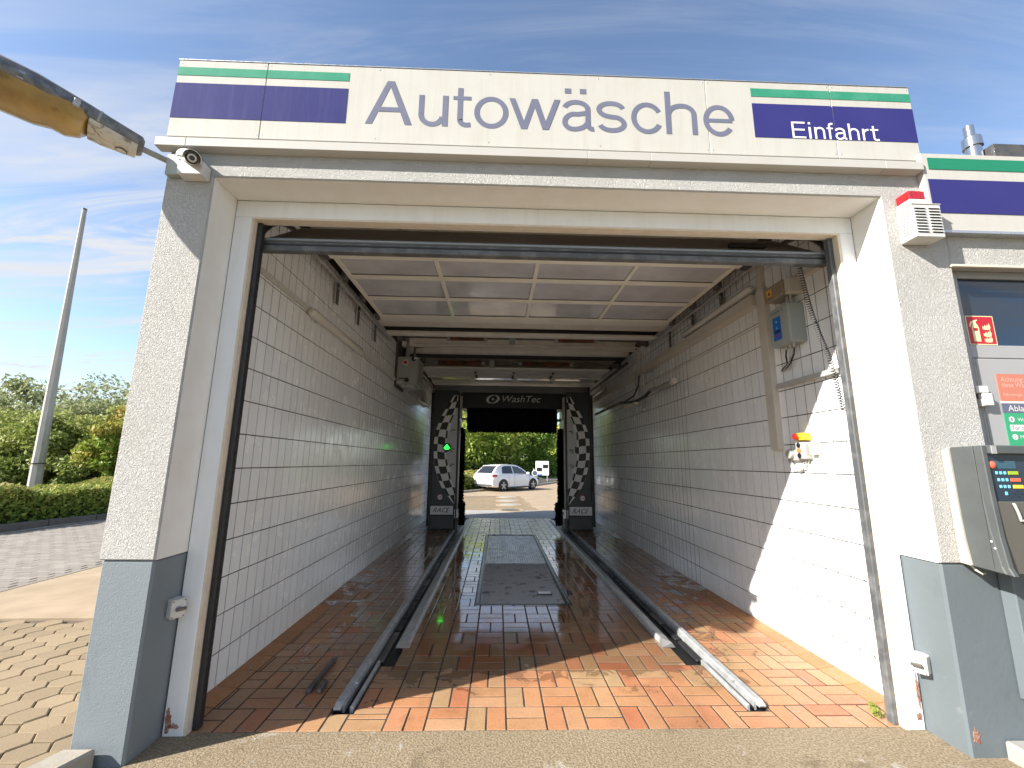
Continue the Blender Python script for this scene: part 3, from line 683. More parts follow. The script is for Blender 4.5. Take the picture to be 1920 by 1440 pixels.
    if ch == 'f':
        x = W*0.42
        return [_stroke([(x, 0.0), (x, 0.83)] + _arc(x+0.13, 0.83, 0.13, 0.17-t/2, 180, 95, 7) + [(W, 1-t/2)], s*0.95), bar(0, W*0.95, xh-t*0.85, xh)]
    if ch == 'r':
        return [bar(0, s, 0, xh), _stroke([(h, 0.38)] + _arc(W-0.02, xh-0.33, W-0.02-h, 0.33-t/2, 170, 92, 8) + [(W, xh-t/2)], s*0.96)]
def letter(name, m, parent, ch, x0, x1, z0, cap, y):
    W = (x1-x0)/cap
    mb = MB(); dots = []
    for k, polys in enumerate(glyph_strips(ch, W)):
        if ch in 'äi' and k >= (2 if ch == 'ä' else 1): dots += polys; continue
        for p in polys:
            mb.add([(x0+u*cap, y-0.0003*k, z0+v*cap) for u, v in p], [tuple(range(len(p)))])
    o = mb.build(name, m, parent)
    for p in dots: MB().add([(x0+u*cap, y, z0+v*cap) for u, v in p], [tuple(range(len(p)))]).build('dot', m, o)
    return o

# ------------------------------------------------------------------ tiled side walls of the bay
TW, TH, ZT = 0.129, 0.2583, -0.0143
def tile_mesh():
    o = MB().box(-TW/2+0.0052, TW/2-0.0052, -0.006, 0, -TH/2+0.0042, TH/2-0.0042).build('tile_proto', 'tile', None, 0.0006)
    me = o.data; bpy.data.objects.remove(o); me.name = 'tile'; return me
TILE = tile_mesh()
def tiled_wall(name, face, sgn, y_phase):
    """face: x of the tile faces; sgn +1 when the room lies towards +x"""
    back = face - sgn*0.0009
    w = MB().box(min(back, back-sgn*0.26), max(back, back-sgn*0.26), 2.96, BY, -0.3, 3.98).build(name, 'grout'); tag(w, kind='structure')
    cells = []
    for i in range(0, 78):
        for k in range(0, 16):
            y = y_phase + (i+0.5)*TW; z = ZT + (k+0.5)*TH
            if y < 2.99 + TW/2 or y > BY - TW/2 or z + TH/2 > 3.97 + 0.05: continue
            d2 = face**2 + y**2 + (z-CAM_H)**2
            cells.append((-(abs(face)/math.sqrt(d2))/d2, y, z))
    vis = [c for c in cells if c[1] > abs(face)*1.60 and c[2] < 3.5]; hid = [c for c in cells if not (c[1] > abs(face)*1.60 and c[2] < 3.5)]
    if sgn < 0: vis = [c for c in cells if c[1] > 3.12 and c[2] < 3.5]; hid = [c for c in cells if not (c[1] > 3.12 and c[2] < 3.5)]
    vis.sort(); r3 = random.Random(len(name)); rest = MB()
    for n, (_, y, z) in enumerate(vis + hid):
        if n < 300:
            o = link('tile', TILE, w, (face, y, z))
            o.rotation_euler = (r3.gauss(0, 0.0012), r3.gauss(0, 0.0016), (math.pi/2 if sgn > 0 else -math.pi/2) + r3.gauss(0, 0.0022))
        else:
            a, b = TW/2-0.0052, TH/2-0.0042; e = 0.0006; ty, tz = r3.gauss(0, 0.0022), r3.gauss(0, 0.0016)
            def P(u, v, dpt): return (face - sgn*dpt + u*ty + v*tz, y+u, z+v)
            v = [P(-a, -b, 0.006), P(a, -b, 0.006), P(a, b, 0.006), P(-a, b, 0.006), P(-a, -b, e), P(a, -b, e), P(a, b, e), P(-a, b, e),
                 P(-a+e, -b+e, 0), P(a-e, -b+e, 0), P(a-e, b-e, 0), P(-a+e, b-e, 0)]
            f = [(8, 9, 10, 11)] + [(q, (q+1) % 4, 4+(q+1) % 4, 4+q) for q in range(4)] + [(4+q, 4+(q+1) % 4, 8+(q+1) % 4, 8+q) for q in range(4)]
            rest.add(v, f, r3.random())
    o = rest.build('tiles', 'tile', w); o['kind'] = 'stuff'
    return w
wall_left = tiled_wall('wall_left', LX, 1, 3.284-6*TW)
wall_right = tiled_wall('wall_right', RX, -1, 3.284-6*TW)

# ------------------------------------------------------------------ the wash hall
hall = thing('car_wash_hall', (0.35, 2.62, 0), 'white plastered car wash hall with a wide open drive-in bay', 'building')
PIN_L, PIN_R = -1.945, 2.675
# piers: roughcast above, smooth painted base below; the roughcast stands a centimetre proud
MB().prism([(-2.255, 1.03), (PIN_L, 1.03), (PIN_L, 3.475), (PIN_R, 3.475), (PIN_R, 1.03), (3.10, 1.03), (3.10, 3.76), (-2.255, 3.76)], 'y', FY, 2.955).build('portal_wall', 'stucco', hall, 0.007)
MB().box(-2.245, PIN_L-0.004, FY+0.010, 2.955, -0.1, 1.03).build('pier_base', 'dado', hall, 0.012)
MB().box(PIN_L-0.003, PIN_L+0.003, FY+0.012, JY-0.001, 1.03, 3.475).build('reveal', 'smooth_plaster', hall)
MB().box(PIN_R+0.004, 3.10, FY+0.008, 2.955, -0.1, 1.03).build('pier_base', 'dado_smooth', hall, 0.012)
MB().box(PIN_R-0.003, PIN_R+0.003, FY+0.012, JY-0.001, 1.03, 3.475).build('reveal', 'smooth_plaster', hall)
# beam over the opening and its soffit
MB().box(PIN_L+0.004, PIN_R-0.004, FY+0.012, JY-0.001, 3.472, 3.478).build('soffit', 'smooth_plaster', hall)
MB().box(-2.25, 2.99, 2.642, 2.955, 3.761, 4.34).build('parapet', 'smooth_plaster', hall)
# white door surround with its cream edge
MB().box(PIN_L+0.004, -1.822, JY, 2.952, 0.0, 3.3405).build('door_frame', 'frame_white', hall, 0.003)
MB().box(2.567, PIN_R-0.004, JY, 2.952, 0.0, 3.3405).build('door_frame', 'frame_white', hall, 0.003)
MB().box(PIN_L+0.004, PIN_R-0.004, JY, 2.952, 3.3415, 3.471).build('door_frame', 'frame_white', hall, 0.003)
MB().box(-1.8215, -1.806, JY+0.004, 2.952, 0.0, 3.328).build('edge_strip', 'cream', hall)
MB().box(2.551, 2.5665, JY+0.004, 2.952, 0.0, 3.328).build('edge_strip', 'cream', hall)
MB().box(-1.8215, 2.5665, JY+0.004, 2.952, 3.3285, 3.341).build('edge_strip', 'cream', hall)
MB().box(-1.8055, -1.770, 2.930, 2.985, 0.0, 3.328).build('door_seal', 'rubber', hall, 0.006)
MB().box(2.515, 2.5505, 2.930, 2.985, 0.0, 3.328).build('door_seal', 'rubber_grey', hall, 0.006)
# frost-bitten render at the foot of the piers
def blotch(name, cx, cz, rx, rz, x=None, y=None, seed=1):
    q = random.Random(seed); n = 22; pts = []
    for i in range(n):
        a = 2*math.pi*i/n; r = q.uniform(0.45, 1.0); pts.append((cx+rx*r*math.cos(a), cz+rz*r*math.sin(a)))
    mb = MB()
    if y is not None: mb.prism(pts, 'y', y, y-0.002)
    else: mb.prism(pts, 'x', x, x+0.002*(1 if x < 0 else -1))
    return mb.build(name, 'rust', hall)
blotch('bare_patch', -1.915, 0.085, 0.030, 0.075, y=JY-0.0005, seed=4)
blotch('bare_patch', -1.880, 0.055, 0.040, 0.020, y=JY-0.0005, seed=9)
blotch('bare_patch', 2.640, 0.075, 0.022, 0.028, y=JY-0.0005, seed=5)
blotch('bare_patch', 2.655, 0.22, 0.012, 0.13, y=JY-0.0005, seed=6)
blotch('bare_patch', 2.725, 0.105, 0.028, 0.050, y=FY+0.0075, seed=8)
# shell: ceiling, roof, outer walls
MB().box(LX-0.27, RX+0.27, 2.956, BY, 3.98, 4.06).build('ceiling', 'ceiling', hall)
MB().box(LX-0.27, RX+0.27, 2.956, BY, 4.061, 4.2).build('roof', 'concrete_grey', hall)
MB().box(LX-0.27, RX+0.27, 2.9525, 2.988, 3.3415, 3.979).build('lintel', 'smooth_plaster', hall)
MB().box(LX-0.33, LX-0.268, 2.956, BY, -0.1, 4.2).build('outer_wall', 'stucco', hall)
MB().box(RX+0.268, RX+0.33, 2.956, BY, -0.1, 4.2).build('outer_wall', 'stucco', hall)
MB().box(LX-0.27, RX+0.27, BY+0.001, BY+0.2, 3.30, 4.2).build('lintel', 'stucco', hall)
MB().box(LX-0.33, -1.78, BY+0.001, BY+0.2, -0.1, 3.299).build('pier', 'stucco', hall)
MB().box(2.53, RX+0.33, BY+0.001, BY+0.2, -0.1, 3.299).build('pier', 'stucco', hall)
# sheet-metal ledge under the fascia
for a, b in ((-2.315, -2.115), (-2.1135, 0.58), (0.5815, 1.02), (1.0215, 2.68), (2.6815, 2.955)):
    MB().prism([(2.553, 3.650), (2.553, 3.711), (2.599, 3.748), (2.6195, 3.748), (2.6195, 3.645)], 'x', a, b).build('ledge', 'ledge', hall, 0.002)

# ------------------------------------------------------------------ fascia sign with the lettering
sg = thing('fascia_sign', (0.35, 2.6, 3.75), 'long white fascia sign reading Autowäsche and Einfahrt over the bay', 'sign')
ZS0, ZS1 = 3.757, 4.368
for a, b in ((-2.285, -1.673), (-1.669, 1.464), (1.467, 2.392), (2.396, 3.0)):
    MB().box(a, b, 2.600, 2.640, ZS0, ZS1).build('panel', 'sign_white', sg, 0.0025)
box('cap_strip', 'alu', sg, -2.29, 3.004, 2.596, 2.66, 4.3685, 4.374)
def stripe(name, m, x0, x1, z0, z1): return box(name, m, sg, x0, x1, 2.5975, 2.5998, z0, z1)
for a, b in ((-2.285, -1.6735), (-1.6685, -1.097)):
    stripe('green_stripe', 'sign_green', a, b, 4.243, 4.309); stripe('blue_field', 'sign_blue', a, b, 3.902, 4.180)
for a, b in ((1.80, 2.391), (2.397, 3.0)):
    stripe('green_stripe', 'sign_green', a, b, 4.243, 4.311); stripe('blue_field', 'sign_blue2', a, b, 3.905, 4.184)
CAP = (4.256-3.905)
capA = glyphs('A')[5]
for a, b in ((-2.285, -1.673), (-1.669, 1.464), (1.467, 2.392), (2.396, 3.0)):
    for q in [a+0.018, b-0.018] + ([a+(b-a)*k/4 for k in (1, 2, 3)] if b-a > 2 else []):
        for z in (3.79, 4.345): MB().lathe((q, 2.6, z), (0, -1, 0), [(0, 0.0055), (0.002, 0.004)], 8).build('rivet', 'alu', sg)
for ch, x0, x1 in (('A', -0.963, -0.639), ('u', -0.598, -0.391), ('t', -0.357, -0.231), ('o', -0.208, 0.035), ('w', 0.039, 0.403), ('ä', 0.414, 0.641), ('s', 0.660, 0.877), ('c', 0.907, 1.140), ('h', 1.159, 1.386), ('e', 1.431, 1.660)):
    letter('letter', 'letter_grey', sg, ch, x0, x1, 3.905, CAP, 2.5985)
for ch, x0, x1 in (('E', 2.073, 2.172), ('i', 2.196, 2.213), ('n', 2.238, 2.315), ('f', 2.330, 2.379), ('a', 2.389, 2.473), ('h', 2.490, 2.568), ('r', 2.592, 2.640), ('t', 2.652, 2.713)):
    letter('letter', 'letter_white', sg, ch, x0, x1, 3.9065, 0.134, 2.5965)

# ------------------------------------------------------------------ the wing beside the bay
wing = thing('shop_wing', (5, 2.62, 0), 'low white plastered shop wing with a fascia of green and blue bands', 'building')
DX0, DX1 = 3.10, 4.25
MB().box(DX1, 9.0, FY, 2.955, -0.1, 3.76).build('wall', 'stucco', wing)
MB().box(DX0+0.001, DX1-0.001, FY, 2.955, 2.968, 3.599).build('wall', 'stucco', wing, 0.006)
MB().box(3.335, 9.0, 2.956, 9.0, 3.70, 3.80).build('roof', 'concrete_grey', wing)
box('lintel_strip', 'cream', wing, DX0-0.02, DX1+0.02, 2.600, 2.6195, 2.952, 2.967)
fs_ = MB().box(2.965, 9.0, 2.570, 2.6195, 3.20, 3.795).build('fascia', 'sign_white', wing, 0.003)
box('green_stripe', 'sign_green2', wing, 3.005, 9.0, 2.566, 2.5695, 3.668, 3.757)
box('blue_field', 'sign_blue2', wing, 2.985, 9.0, 2.566, 2.5695, 3.330, 3.588)
box('drip_edge', 'alu', wing, 2.960, 9.0, 2.563, 2.6195, 3.180, 3.1985)
# entrance door of the wing
dr = thing('shop_door', (3.7, 2.70, 0), 'light grey aluminium shop door with a dark glass light above', 'door')
YD = 2.700
box('frame', 'door_grey', dr, DX0+0.002, 3.215, YD, YD+0.07, 0.05, 2.966, 0.003)
box('frame', 'door_grey', dr, 3.2155, DX1-0.002, YD, YD+0.07, 2.915, 2.966, 0.003)
box('frame', 'door_grey', dr, 3.2155, DX1-0.002, YD, YD+0.07, 2.335, 2.425, 0.003)
box('window_pane', 'glass_dark', dr, 3.2155, DX1-0.002, YD+0.018, YD+0.035, 2.4255, 2.9145)
lf = box('leaf', 'door_grey', dr, 3.222, DX1-0.01, YD-0.012, YD+0.05, 0.06, 2.327, 0.004)
box('bead', 'white_plastic', dr, 3.2165, 3.2205, YD-0.005, YD+0.01, 0.06, 2.33)
hg = MB().box(3.150, 3.232, 2.655, 2.699, 2.085, 2.132).build('hinge', 'white_plastic', dr, 0.004)
MB().box(3.185, 3.245, 2.648, 2.687, 2.000, 2.082).build('hinge', 'white_plastic', dr, 0.004)
MB().box(3.165, 3.184, 2.655, 2.687, 1.995, 2.045).build('hinge', 'white_plastic', dr, 0.003)
# fire extinguisher sign on the glass
fe = thing('fire_extinguisher_sign', (3.33, YD, 2.53), 'red square fire extinguisher sign on the dark door glass', 'sign')
YE = YD+0.0165
box('plate', 'photolum', fe, 3.2335, 3.432, YE-0.003, YE, 2.432, 2.640)
box('red_field', 'sign_red', fe, 3.2395, 3.426, YE-0.0036, YE-0.003, 2.438, 2.634)
def sheet(name, m, parent, pts, y, d=0.0004): return MB().prism(pts, 'y', y, y-d).build(name, m, parent)
sheet('extinguisher', 'photolum', fe, [(3.268, 2.455), (3.318, 2.455), (3.318, 2.555), (3.312, 2.575), (3.303, 2.584), (3.303, 2.600), (3.316, 2.606), (3.314, 2.614), (3.290, 2.606), (3.268, 2.600), (3.256, 2.582), (3.252, 2.560), (3.260, 2.558), (3.266, 2.576), (3.280, 2.588), (3.281, 2.582), (3.272, 2.572), (3.268, 2.555)], YE-0.0037)
box('band', 'sign_red', fe, 3.277, 3.309, YE-0.0046, YE-0.0042, 2.530, 2.552)
for z in (2.455, 2.495, 2.545):
    sheet('flame', 'photolum', fe, [(3.345, z), (3.360, z-0.006), (3.395, z-0.004), (3.402, z+0.012), (3.394, z+0.045), (3.388, z+0.020), (3.380, z+0.034), (3.374, z+0.014), (3.362, z+0.030), (3.356, z+0.012), (3.346, z+0.022)], YE-0.0037)
# instruction notice
no = thing('instruction_notice', (3.6, YD, 1.9), 'instruction notice with red, slate and green fields on the shop door', 'notice')
YN = YD-0.0125
box('red_field', 'poster_red', no, 3.338, 4.15, YN-0.003, YN, 2.037, 2.222)
box('slate_field', 'poster_blue', no, 3.338, 4.15, YN-0.003, YN, 1.958, 2.022)
box('white_gap', 'poster_ink', no, 3.338, 4.15, YN-0.003, YN, 2.0225, 2.0365)
box('green_field', 'poster_green', no, 3.338, 4.15, YN-0.003, YN, 1.30, 1.9575)
YT = YN-0.0036
word('lettering', 'poster_ink2', no, 'Achtung: folg', 3.362, 3.600, 2.170, y=YT, cap=0.032/capA)
word('lettering', 'poster_ink2', no, 'diese Wasch', 3.362, 3.570, 2.132, y=YT, cap=0.032/capA)
word('lettering', 'poster_ink2', no, 'Fahrzeuge mit An', 3.362, 3.590, 2.072, y=YT, cap=0.021/capA)
word('lettering', 'poster_ink', no, 'Ablauf', 3.375, 3.535, 1.970, y=YT, cap=0.040/capA)
for z, t in ((1.915, '1'), (1.800, '2'), (1.705, '3')):
    MB().lathe((3.385, YT+0.0002, z), (0, -1, 0), [(0, 0.019), (0.0003, 0.019)], 20).build('number_disc', 'poster_ink', no)
    word('numeral', 'poster_blue', no, t, 3.380, 3.389, z-0.011, y=YT-0.0006, cap=0.022/capA)
box('white_band', 'poster_ink', no, 3.365, 3.60, YT, YT+0.0005, 1.838, 1.880)
word('lettering', 'poster_blue', no, 'Tor öf', 3.372, 3.47, 1.846, y=YT-0.0006, cap=0.028/capA)
word('lettering', 'poster_ink', no, 'Was', 3.425, 3.49, 1.903, y=YT, cap=0.022/capA)
word('lettering', 'poster_ink', no, 'M', 3.420, 3.444, 1.790, y=YT, cap=0.022/capA)
# steel flue on the wing roof
fu = thing('flue_pipe', (4.2, 3.2, 3.8), 'shiny steel flue pipe rising from the shop roof', 'pipe')
MB().lathe((4.19, 3.2, 3.80), (0, 0, 1), [(0, 0.055), (0.60, 0.055)], 18).build('lower_pipe', 'chrome', fu, smooth=True)
MB().lathe((4.19, 3.2, 4.40), (0, 0, 1), [(0.001, 0.068), (0.09, 0.066), (0.10, 0.056)], 18).build('collar', 'chrome', fu, smooth=True)
MB().lathe((4.185, 3.2, 4.50), (0, 0, 1), [(0.001, 0.036), (0.115, 0.036)], 16).build('upper_pipe', 'chrome', fu, smooth=True)
rc = MB().box(4.25, 6.0, 3.1, 3.6, 3.80, 4.365).build('roof_curb', 'dark_steel'); tag(rc, 'dark metal roof box behind the flue pipe on the shop roof', 'roof box')

# ------------------------------------------------------------------ security siren
si = thing('alarm_siren', (2.86, 2.62, 3.1), 'white louvred alarm siren with a red strobe on the pier', 'siren')
SX0, SX1, SY0, SY1, SZ0, SZ1 = 2.760, 2.962, 2.505, 2.6185, 3.108, 3.345
box('housing', 'white_plastic', si, SX0, SX1, SY0, SY1, SZ0, SZ1, 0.004)
box('lid', 'white_plastic', si, SX0-0.003, SX1+0.004, SY0-0.004, SY1, SZ1+0.0005, SZ1+0.007, 0.002)
for cx in (2.8115, 2.911):
    for k in range(9):
        z = 3.138 + k*0.0215
        MB().box(cx-0.036, cx+0.036, SY0-0.0012, SY0-0.0002, z, z+0.0085).build('louvre', 'black', si)
        MB().prism([(SY0-0.0002, z+0.0090), (SY0-0.0075, z+0.0060), (SY0-0.0002, z+0.0135)], 'x', cx-0.038, cx+0.038).build('louvre_lip', 'white_plastic', si)
for k in range(9):
    z = 3.150 + k*0.0205
    MB().box(SX0-0.0012, SX0-0.0002, 2.530, 2.592, z, z+0.0045).build('louvre', 'dark_steel', si)
MB().prism([(2.752+0.012, SZ1+0.0075), (2.905, SZ1+0.0075), (2.885, SZ1+0.048), (2.768, SZ1+0.048)], 'y', 2.515, 2.615).build('strobe_base', 'white_plastic', si, 0.003)
st = box('strobe', 'red_lens', si, 2.768, 2.884, 2.517, 2.613, SZ1+0.0485, SZ1+0.112, 0.005)
for q in (2.807, 2.845): box('lens_rib', 'red_lens', st, q-0.002, q+0.002, 2.5155, 2.518, SZ1+0.050, SZ1+0.110)

# ------------------------------------------------------------------ security camera
sc_ = thing('security_camera', (-2.05, 2.62, 3.45), 'white bullet security camera on the upper corner of the pier', 'camera')
MB().box(-2.125, -1.965, 2.535, 2.6185, 3.43, 3.525).build('junction_box', 'white_plastic', sc_, 0.004)
ca, cb = Vector((-2.135, 2.60, 3.600)), Vector((-1.985, 2.465, 3.490)); cd = (cb-ca).normalized()
MB().tube([ca, ca+cd*0.02, cb-cd*0.01, cb], [0.034, 0.040, 0.040, 0.038], 20).build('camera_body', 'white_plastic', sc_, smooth=True)
sup = cd.orthogonal(); cs_ = cd.cross(Vector((0, 0, 1))).normalized(); cu_ = cs_.cross(cd).normalized()
v = []; f = []; n = 14
for t in (-0.01, 0.245):
    for k in range(n):
        a = math.radians(-12 + 204*k/(n-1)); 
        for rr in (0.047, 0.051): v.append(ca + cd*t + (cs_*math.cos(a) + cu_*math.sin(a))*rr)
for k in range(n-1):
    a0, b0 = 2*k, 2*n+2*k
    f += [(a0, a0+2, b0+2, b0), (a0+1, b0+1, b0+3, a0+3), (a0, a0+1, a0+3, a0+2), (b0, b0+2, b0+3, b0+1)]
MB().add(v, f).build('sun_shield', 'white_plastic', sc_, smooth=True)
MB().tube([cb+cd*0.0005, cb+cd*0.010], [0.037, 0.036], 20).build('front_ring', 'black', sc_, smooth=True)
MB().tube([cb+cd*0.0105, cb+cd*0.013], [0.026, 0.025], 18).build('infrared_ring', 'alu', sc_, smooth=True)
MB().tube([cb+cd*0.0135, cb+cd*0.020], [0.015, 0.010], 16).build('lens', 'glass_dark', sc_, smooth=True)
MB().tube([Vector((-2.03, 2.57, 3.52)), ca.lerp(cb, 0.45)-Vector((0, 0, 0.03))], [0.018, 0.016], 12).build('swivel_arm', 'white_plastic', sc_, smooth=True)
MB().box(-2.235, -2.150, 2.575, 2.6185, 3.45, 3.60).build('mounting_plate', 'box_grey', sc_, 0.004)

# ------------------------------------------------------------------ street lamp on the corner
lp = thing('street_lamp', (-2.30, 2.62, 3.6), 'weathered zinc street lamp with a yellowed bowl on the hall corner', 'lamp')
LA = Vector((-2.285, 2.635, 3.595)); LD = Vector((-0.72, -0.68, 0.10)).normalized()
LS = LD.cross(Vector((0, 0, 1))).normalized(); LU = LS.cross(LD).normalized()
MB().box(-2.262, -2.2555, 2.66, 2.80, 3.50, 3.69).build('wall_plate', 'pipe_grey', lp)
MB().tube([(-2.257, 2.70, 3.575), (-2.268, 2.69, 3.58), LA+LD*0.0, LA+LD*0.17], 0.019, 12).build('arm', 'pipe_grey', lp, smooth=True)
def ring(t, w, up, dn, n=14, sq=2.6):
    """superellipse cross-section of the luminaire at distance t"""
    out = []
    for k in range(n):
        a = 2*math.pi*k/n; c, s = math.cos(a), math.sin(a)
        x = 1.32*w*math.copysign(abs(c)**(2/sq), c); y = 1.32*(up if s > 0 else dn)*math.copysign(abs(s)**(2/sq), s)
        out.append(LA + LD*t + LS*x + LU*y)
    return out
def loft(rings, name, m, parent, **k):
    n = len(rings[0]); v = [p for r in rings for p in r]
    f = [(i*n+q, i*n+(q+1) % n, (i+1)*n+(q+1) % n, (i+1)*n+q) for i in range(len(rings)-1) for q in range(n)]
    f += [tuple(range(n))[::-1], tuple((len(rings)-1)*n+q for q in range(n))]
    return MB().add(v, f).build(name, m, parent, **k)
loft([ring(0.125, 0.050, 0.030, 0.022), ring(0.14, 0.062, 0.046, 0.028), ring(0.32, 0.088, 0.060, 0.030), ring(0.40, 0.100, 0.068, 0.030), ring(0.62, 0.125, 0.084, 0.030), ring(0.85, 0.128, 0.080, 0.028), ring(1.00, 0.095, 0.046, 0.022), ring(1.06, 0.04, 0.022, 0.012)], 'housing', 'lamp_metal', lp, smooth=True)
loft([ring(0.385, 0.090, -0.024, 0.034), ring(0.41, 0.100, -0.024, 0.066), ring(0.47, 0.110, -0.024, 0.086), ring(0.53, 0.116, -0.024, 0.078), ring(0.60, 0.120, -0.024, 0.096), ring(0.75, 0.122, -0.022, 0.102), ring(0.90, 0.115, -0.022, 0.084), ring(0.985, 0.085, -0.018, 0.046), ring(1.01, 0.05, -0.015, 0.022)], 'bowl', 'lamp_bowl', lp, smooth=True)
loft([ring(0.150, 0.056, -0.020, 0.052), ring(0.30, 0.078, -0.022, 0.060), ring(0.378, 0.090, -0.022, 0.052)], 'gear_cover', 'lamp_cover', lp, bevel=0.004)
loft([ring(0.395, 0.098, -0.012, 0.034), ring(0.55, 0.124, -0.012, 0.034), ring(0.80, 0.133, -0.012, 0.034), ring(0.96, 0.112, -0.010, 0.030), ring(1.03, 0.075, -0.008, 0.024)], 'bowl_rim', 'lamp_metal', lp)
for t in (0.44, 0.66, 0.88):
    pb_ = LA + LD*t + LS*0.150 + LU*0.005
    MB().obox(pb_, LD, LS, LU, 0.014, 0.012, 0.024).build('bowl_clip', 'track_steel', lp, 0.003)
    MB().obox(LA + LD*t - LS*0.150 + LU*0.005, LD, LS, LU, 0.014, 0.012, 0.024).build('bowl_clip', 'track_steel', lp, 0.003)
cvc = LA + LD*0.215 - LU*0.0755
MB().tube([cvc, cvc-LU*0.003], [0.030, 0.030], 24).build('cover_ring', 'dark_steel', lp)
MB().tube([cvc-LU*0.0032, cvc-LU*0.0045], [0.025, 0.025], 24).build('cover_cap', 'lamp_cover', lp)
for t in (0.335,): loft([ring(t, 0.0925, 0.0640, 0.031), ring(t+0.012, 0.094, 0.0650, 0.031)], 'joint_band', 'pipe_grey', lp)

# ------------------------------------------------------------------ rotary switch boxes at the jambs
def switch_box(label, c, face, seed):
    t = thing('switch_box', c, label, 'switch', 'switch boxes at the door jambs')
    x, y, z = c
    ay = Vector((0.86*face, -0.5, 0)).normalized(); ax = Vector((-ay.y, ay.x, 0)); az = Vector((0, 0, 1))
    MB().obox(Vector(c), ax, ay, az, 0.038, 0.042, 0.052).build('housing', 'white_plastic', t, 0.004)
    fc = Vector(c)+ay*0.0425
    for i in (-1, 1):
        for k in (-1, 1): MB().tube([fc+ax*0.030*i+az*0.044*k, fc+ax*0.030*i+az*0.044*k+ay*0.0015], 0.004, 8).build('screw', 'dark_steel', t)
    MB().tube([fc, fc+ay*0.012], [0.016, 0.014], 16).build('spindle', 'pipe_grey', t, smooth=True)
    MB().obox(fc+ay*0.020+ax*0.006*face, ay, ax, az, 0.008, 0.028, 0.009).build('knob', 'dark_steel', t, 0.004)
    MB().tube([Vector(c)-az*0.052, Vector(c)-az*0.066], [0.010, 0.010], 12).build('cable_gland', 'pipe_grey', t)
    return t
switch_box('small white switch box on the grey reveal of the shaded pier', (-1.925, 2.815, 0.722), 1, 1)
switch_box('small white switch box on the sunlit reveal below the payment terminal', (2.645, 2.815, 0.405), -1, 2)

# ------------------------------------------------------------------ payment terminal
tm = thing('payment_terminal', (3.1, 2.5, 1.0), 'grey wall-mounted payment terminal with coloured keys', 'terminal')
TX0, TX1 = 2.800, 3.36
def side_profile(ya, yb, yc, yd): return None
MB().prism([(2.6185, 1.035), (2.6185, 1.700), (2.577, 1.722), (2.574, 1.30), (2.570, 1.16), (2.560, 1.060), (2.556, 1.030)], 'x', TX0-0.010, TX1).build('back_housing', 'term_cream', tm, 0.006)
MB().prism([(2.5735, 1.722), (2.440, 1.726), (2.436, 1.45), (2.425, 1.25), (2.400, 1.06), (2.385, 1.020), (2.555, 1.029), (2.567, 1.16), (2.5725, 1.30)], 'x', TX0, TX0+0.035).build('side_panel', 'term_grey', tm, 0.006)
MB().prism([(2.439, 1.726), (2.395, 1.727), (2.392, 1.45), (2.385, 1.22), (2.370, 1.06), (2.350, 1.018), (2.386, 1.021), (2.402, 1.06), (2.427, 1.25), (2.437, 1.45)], 'x', TX0+0.001, TX0+0.032).build('side_bezel', 'term_grey', tm, 0.004)
box('inner_body', 'term_olive', tm, TX0+0.036, TX1, 2.425, 2.573, 1.03, 1.715)
box('hood', 'term_grey', tm, TX0+0.0325, TX1, 2.375, 2.4245, 1.678, 1.728, 0.006)
box('hood_end', 'door_grey', tm, TX0+0.033, TX0+0.062, 2.370, 2.3745, 1.680, 1.726)
YK = 2.408
kp = box('keypad_panel', 'term_panel', tm, TX0+0.0335, TX1, YK, 2.4245, 1.412, 1.677)
box('display', 'lcd', kp, 2.862, 3.000, YK-0.003, YK-0.0004, 1.595, 1.640, 0.001)
MB().lathe((2.858, YK-0.0004, 1.617), (0, -1, 0), [(0, 0.021), (0.006, 0.020), (0.012, 0.012)], 20).build('round_key', 'key_red', kp, smooth=True)
for r_, (z, kx, m_) in enumerate(((1.571, 2.955, 'key_green'), (1.532, 2.962, 'key_red'), (1.494, 2.970, 'key_yellow'))):
    for q in range(3): box('key', 'key_blue', kp, 2.870+0.005*r_+q*0.0245, 2.886+0.005*r_+q*0.0245, YK-0.004, YK-0.0004, z-0.009, z+0.009, 0.002)
    box('key', m_, kp, kx-0.010, kx+0.052, YK-0.004, YK-0.0004, z-0.010, z+0.010, 0.004)
box('key', 'key_blue', kp, 2.905, 2.921, YK-0.004, YK-0.0004, 1.446, 1.466, 0.002)
for q in range(4):
    a = q*math.pi/2; box('arrow_mark', 'black', kp, 2.985+0.022*math.cos(a)-0.004, 2.985+0.022*math.cos(a)+0.004, YK-0.002, YK-0.0004, 1.455+0.015*math.sin(a)-0.003, 1.455+0.015*math.sin(a)+0.003)
box('front_plate', 'term_olive', tm, TX0+0.0335, TX1, 2.398, 2.4245, 1.022, 1.4115, 0.004)
hp = []
for k in range(9):
    a = math.radians(200 - 110*k/8); hp.append((2.985+0.055*math.cos(a), 2.387, 1.375+0.075*math.sin(a)))
MB().tube([(2.925, 2.392, 1.402)]+[(2.925+0.02*math.sin(k/6*1.5), 2.388, 1.395-0.085*k/6) for k in range(7)]+[(3.02, 2.388, 1.300)], 0.007, 8).build('coin_tray_rim', 'grey_plastic', tm, smooth=True)
MB().tube([(2.835, 2.60, 1.032), (2.84, 2.58, 1.005), (2.865, 2.57, 0.985), (2.90, 2.60, 0.975), (2.93, 2.612, 0.978)], 0.006, 8).build('cable', 'white_plastic', tm, smooth=True)
for y, z in ((2.432, 1.19), (2.420, 1.155)): MB().lathe((TX0-0.0005, y, z), (-1, 0, 0), [(0, 0.006), (0.002, 0.004)], 8).build('screw', 'letter_white', tm)
box('body_seam', 'black', tm, TX0-0.0008, TX0-0.0002, 2.4385, 2.4402, 1.04, 1.722)
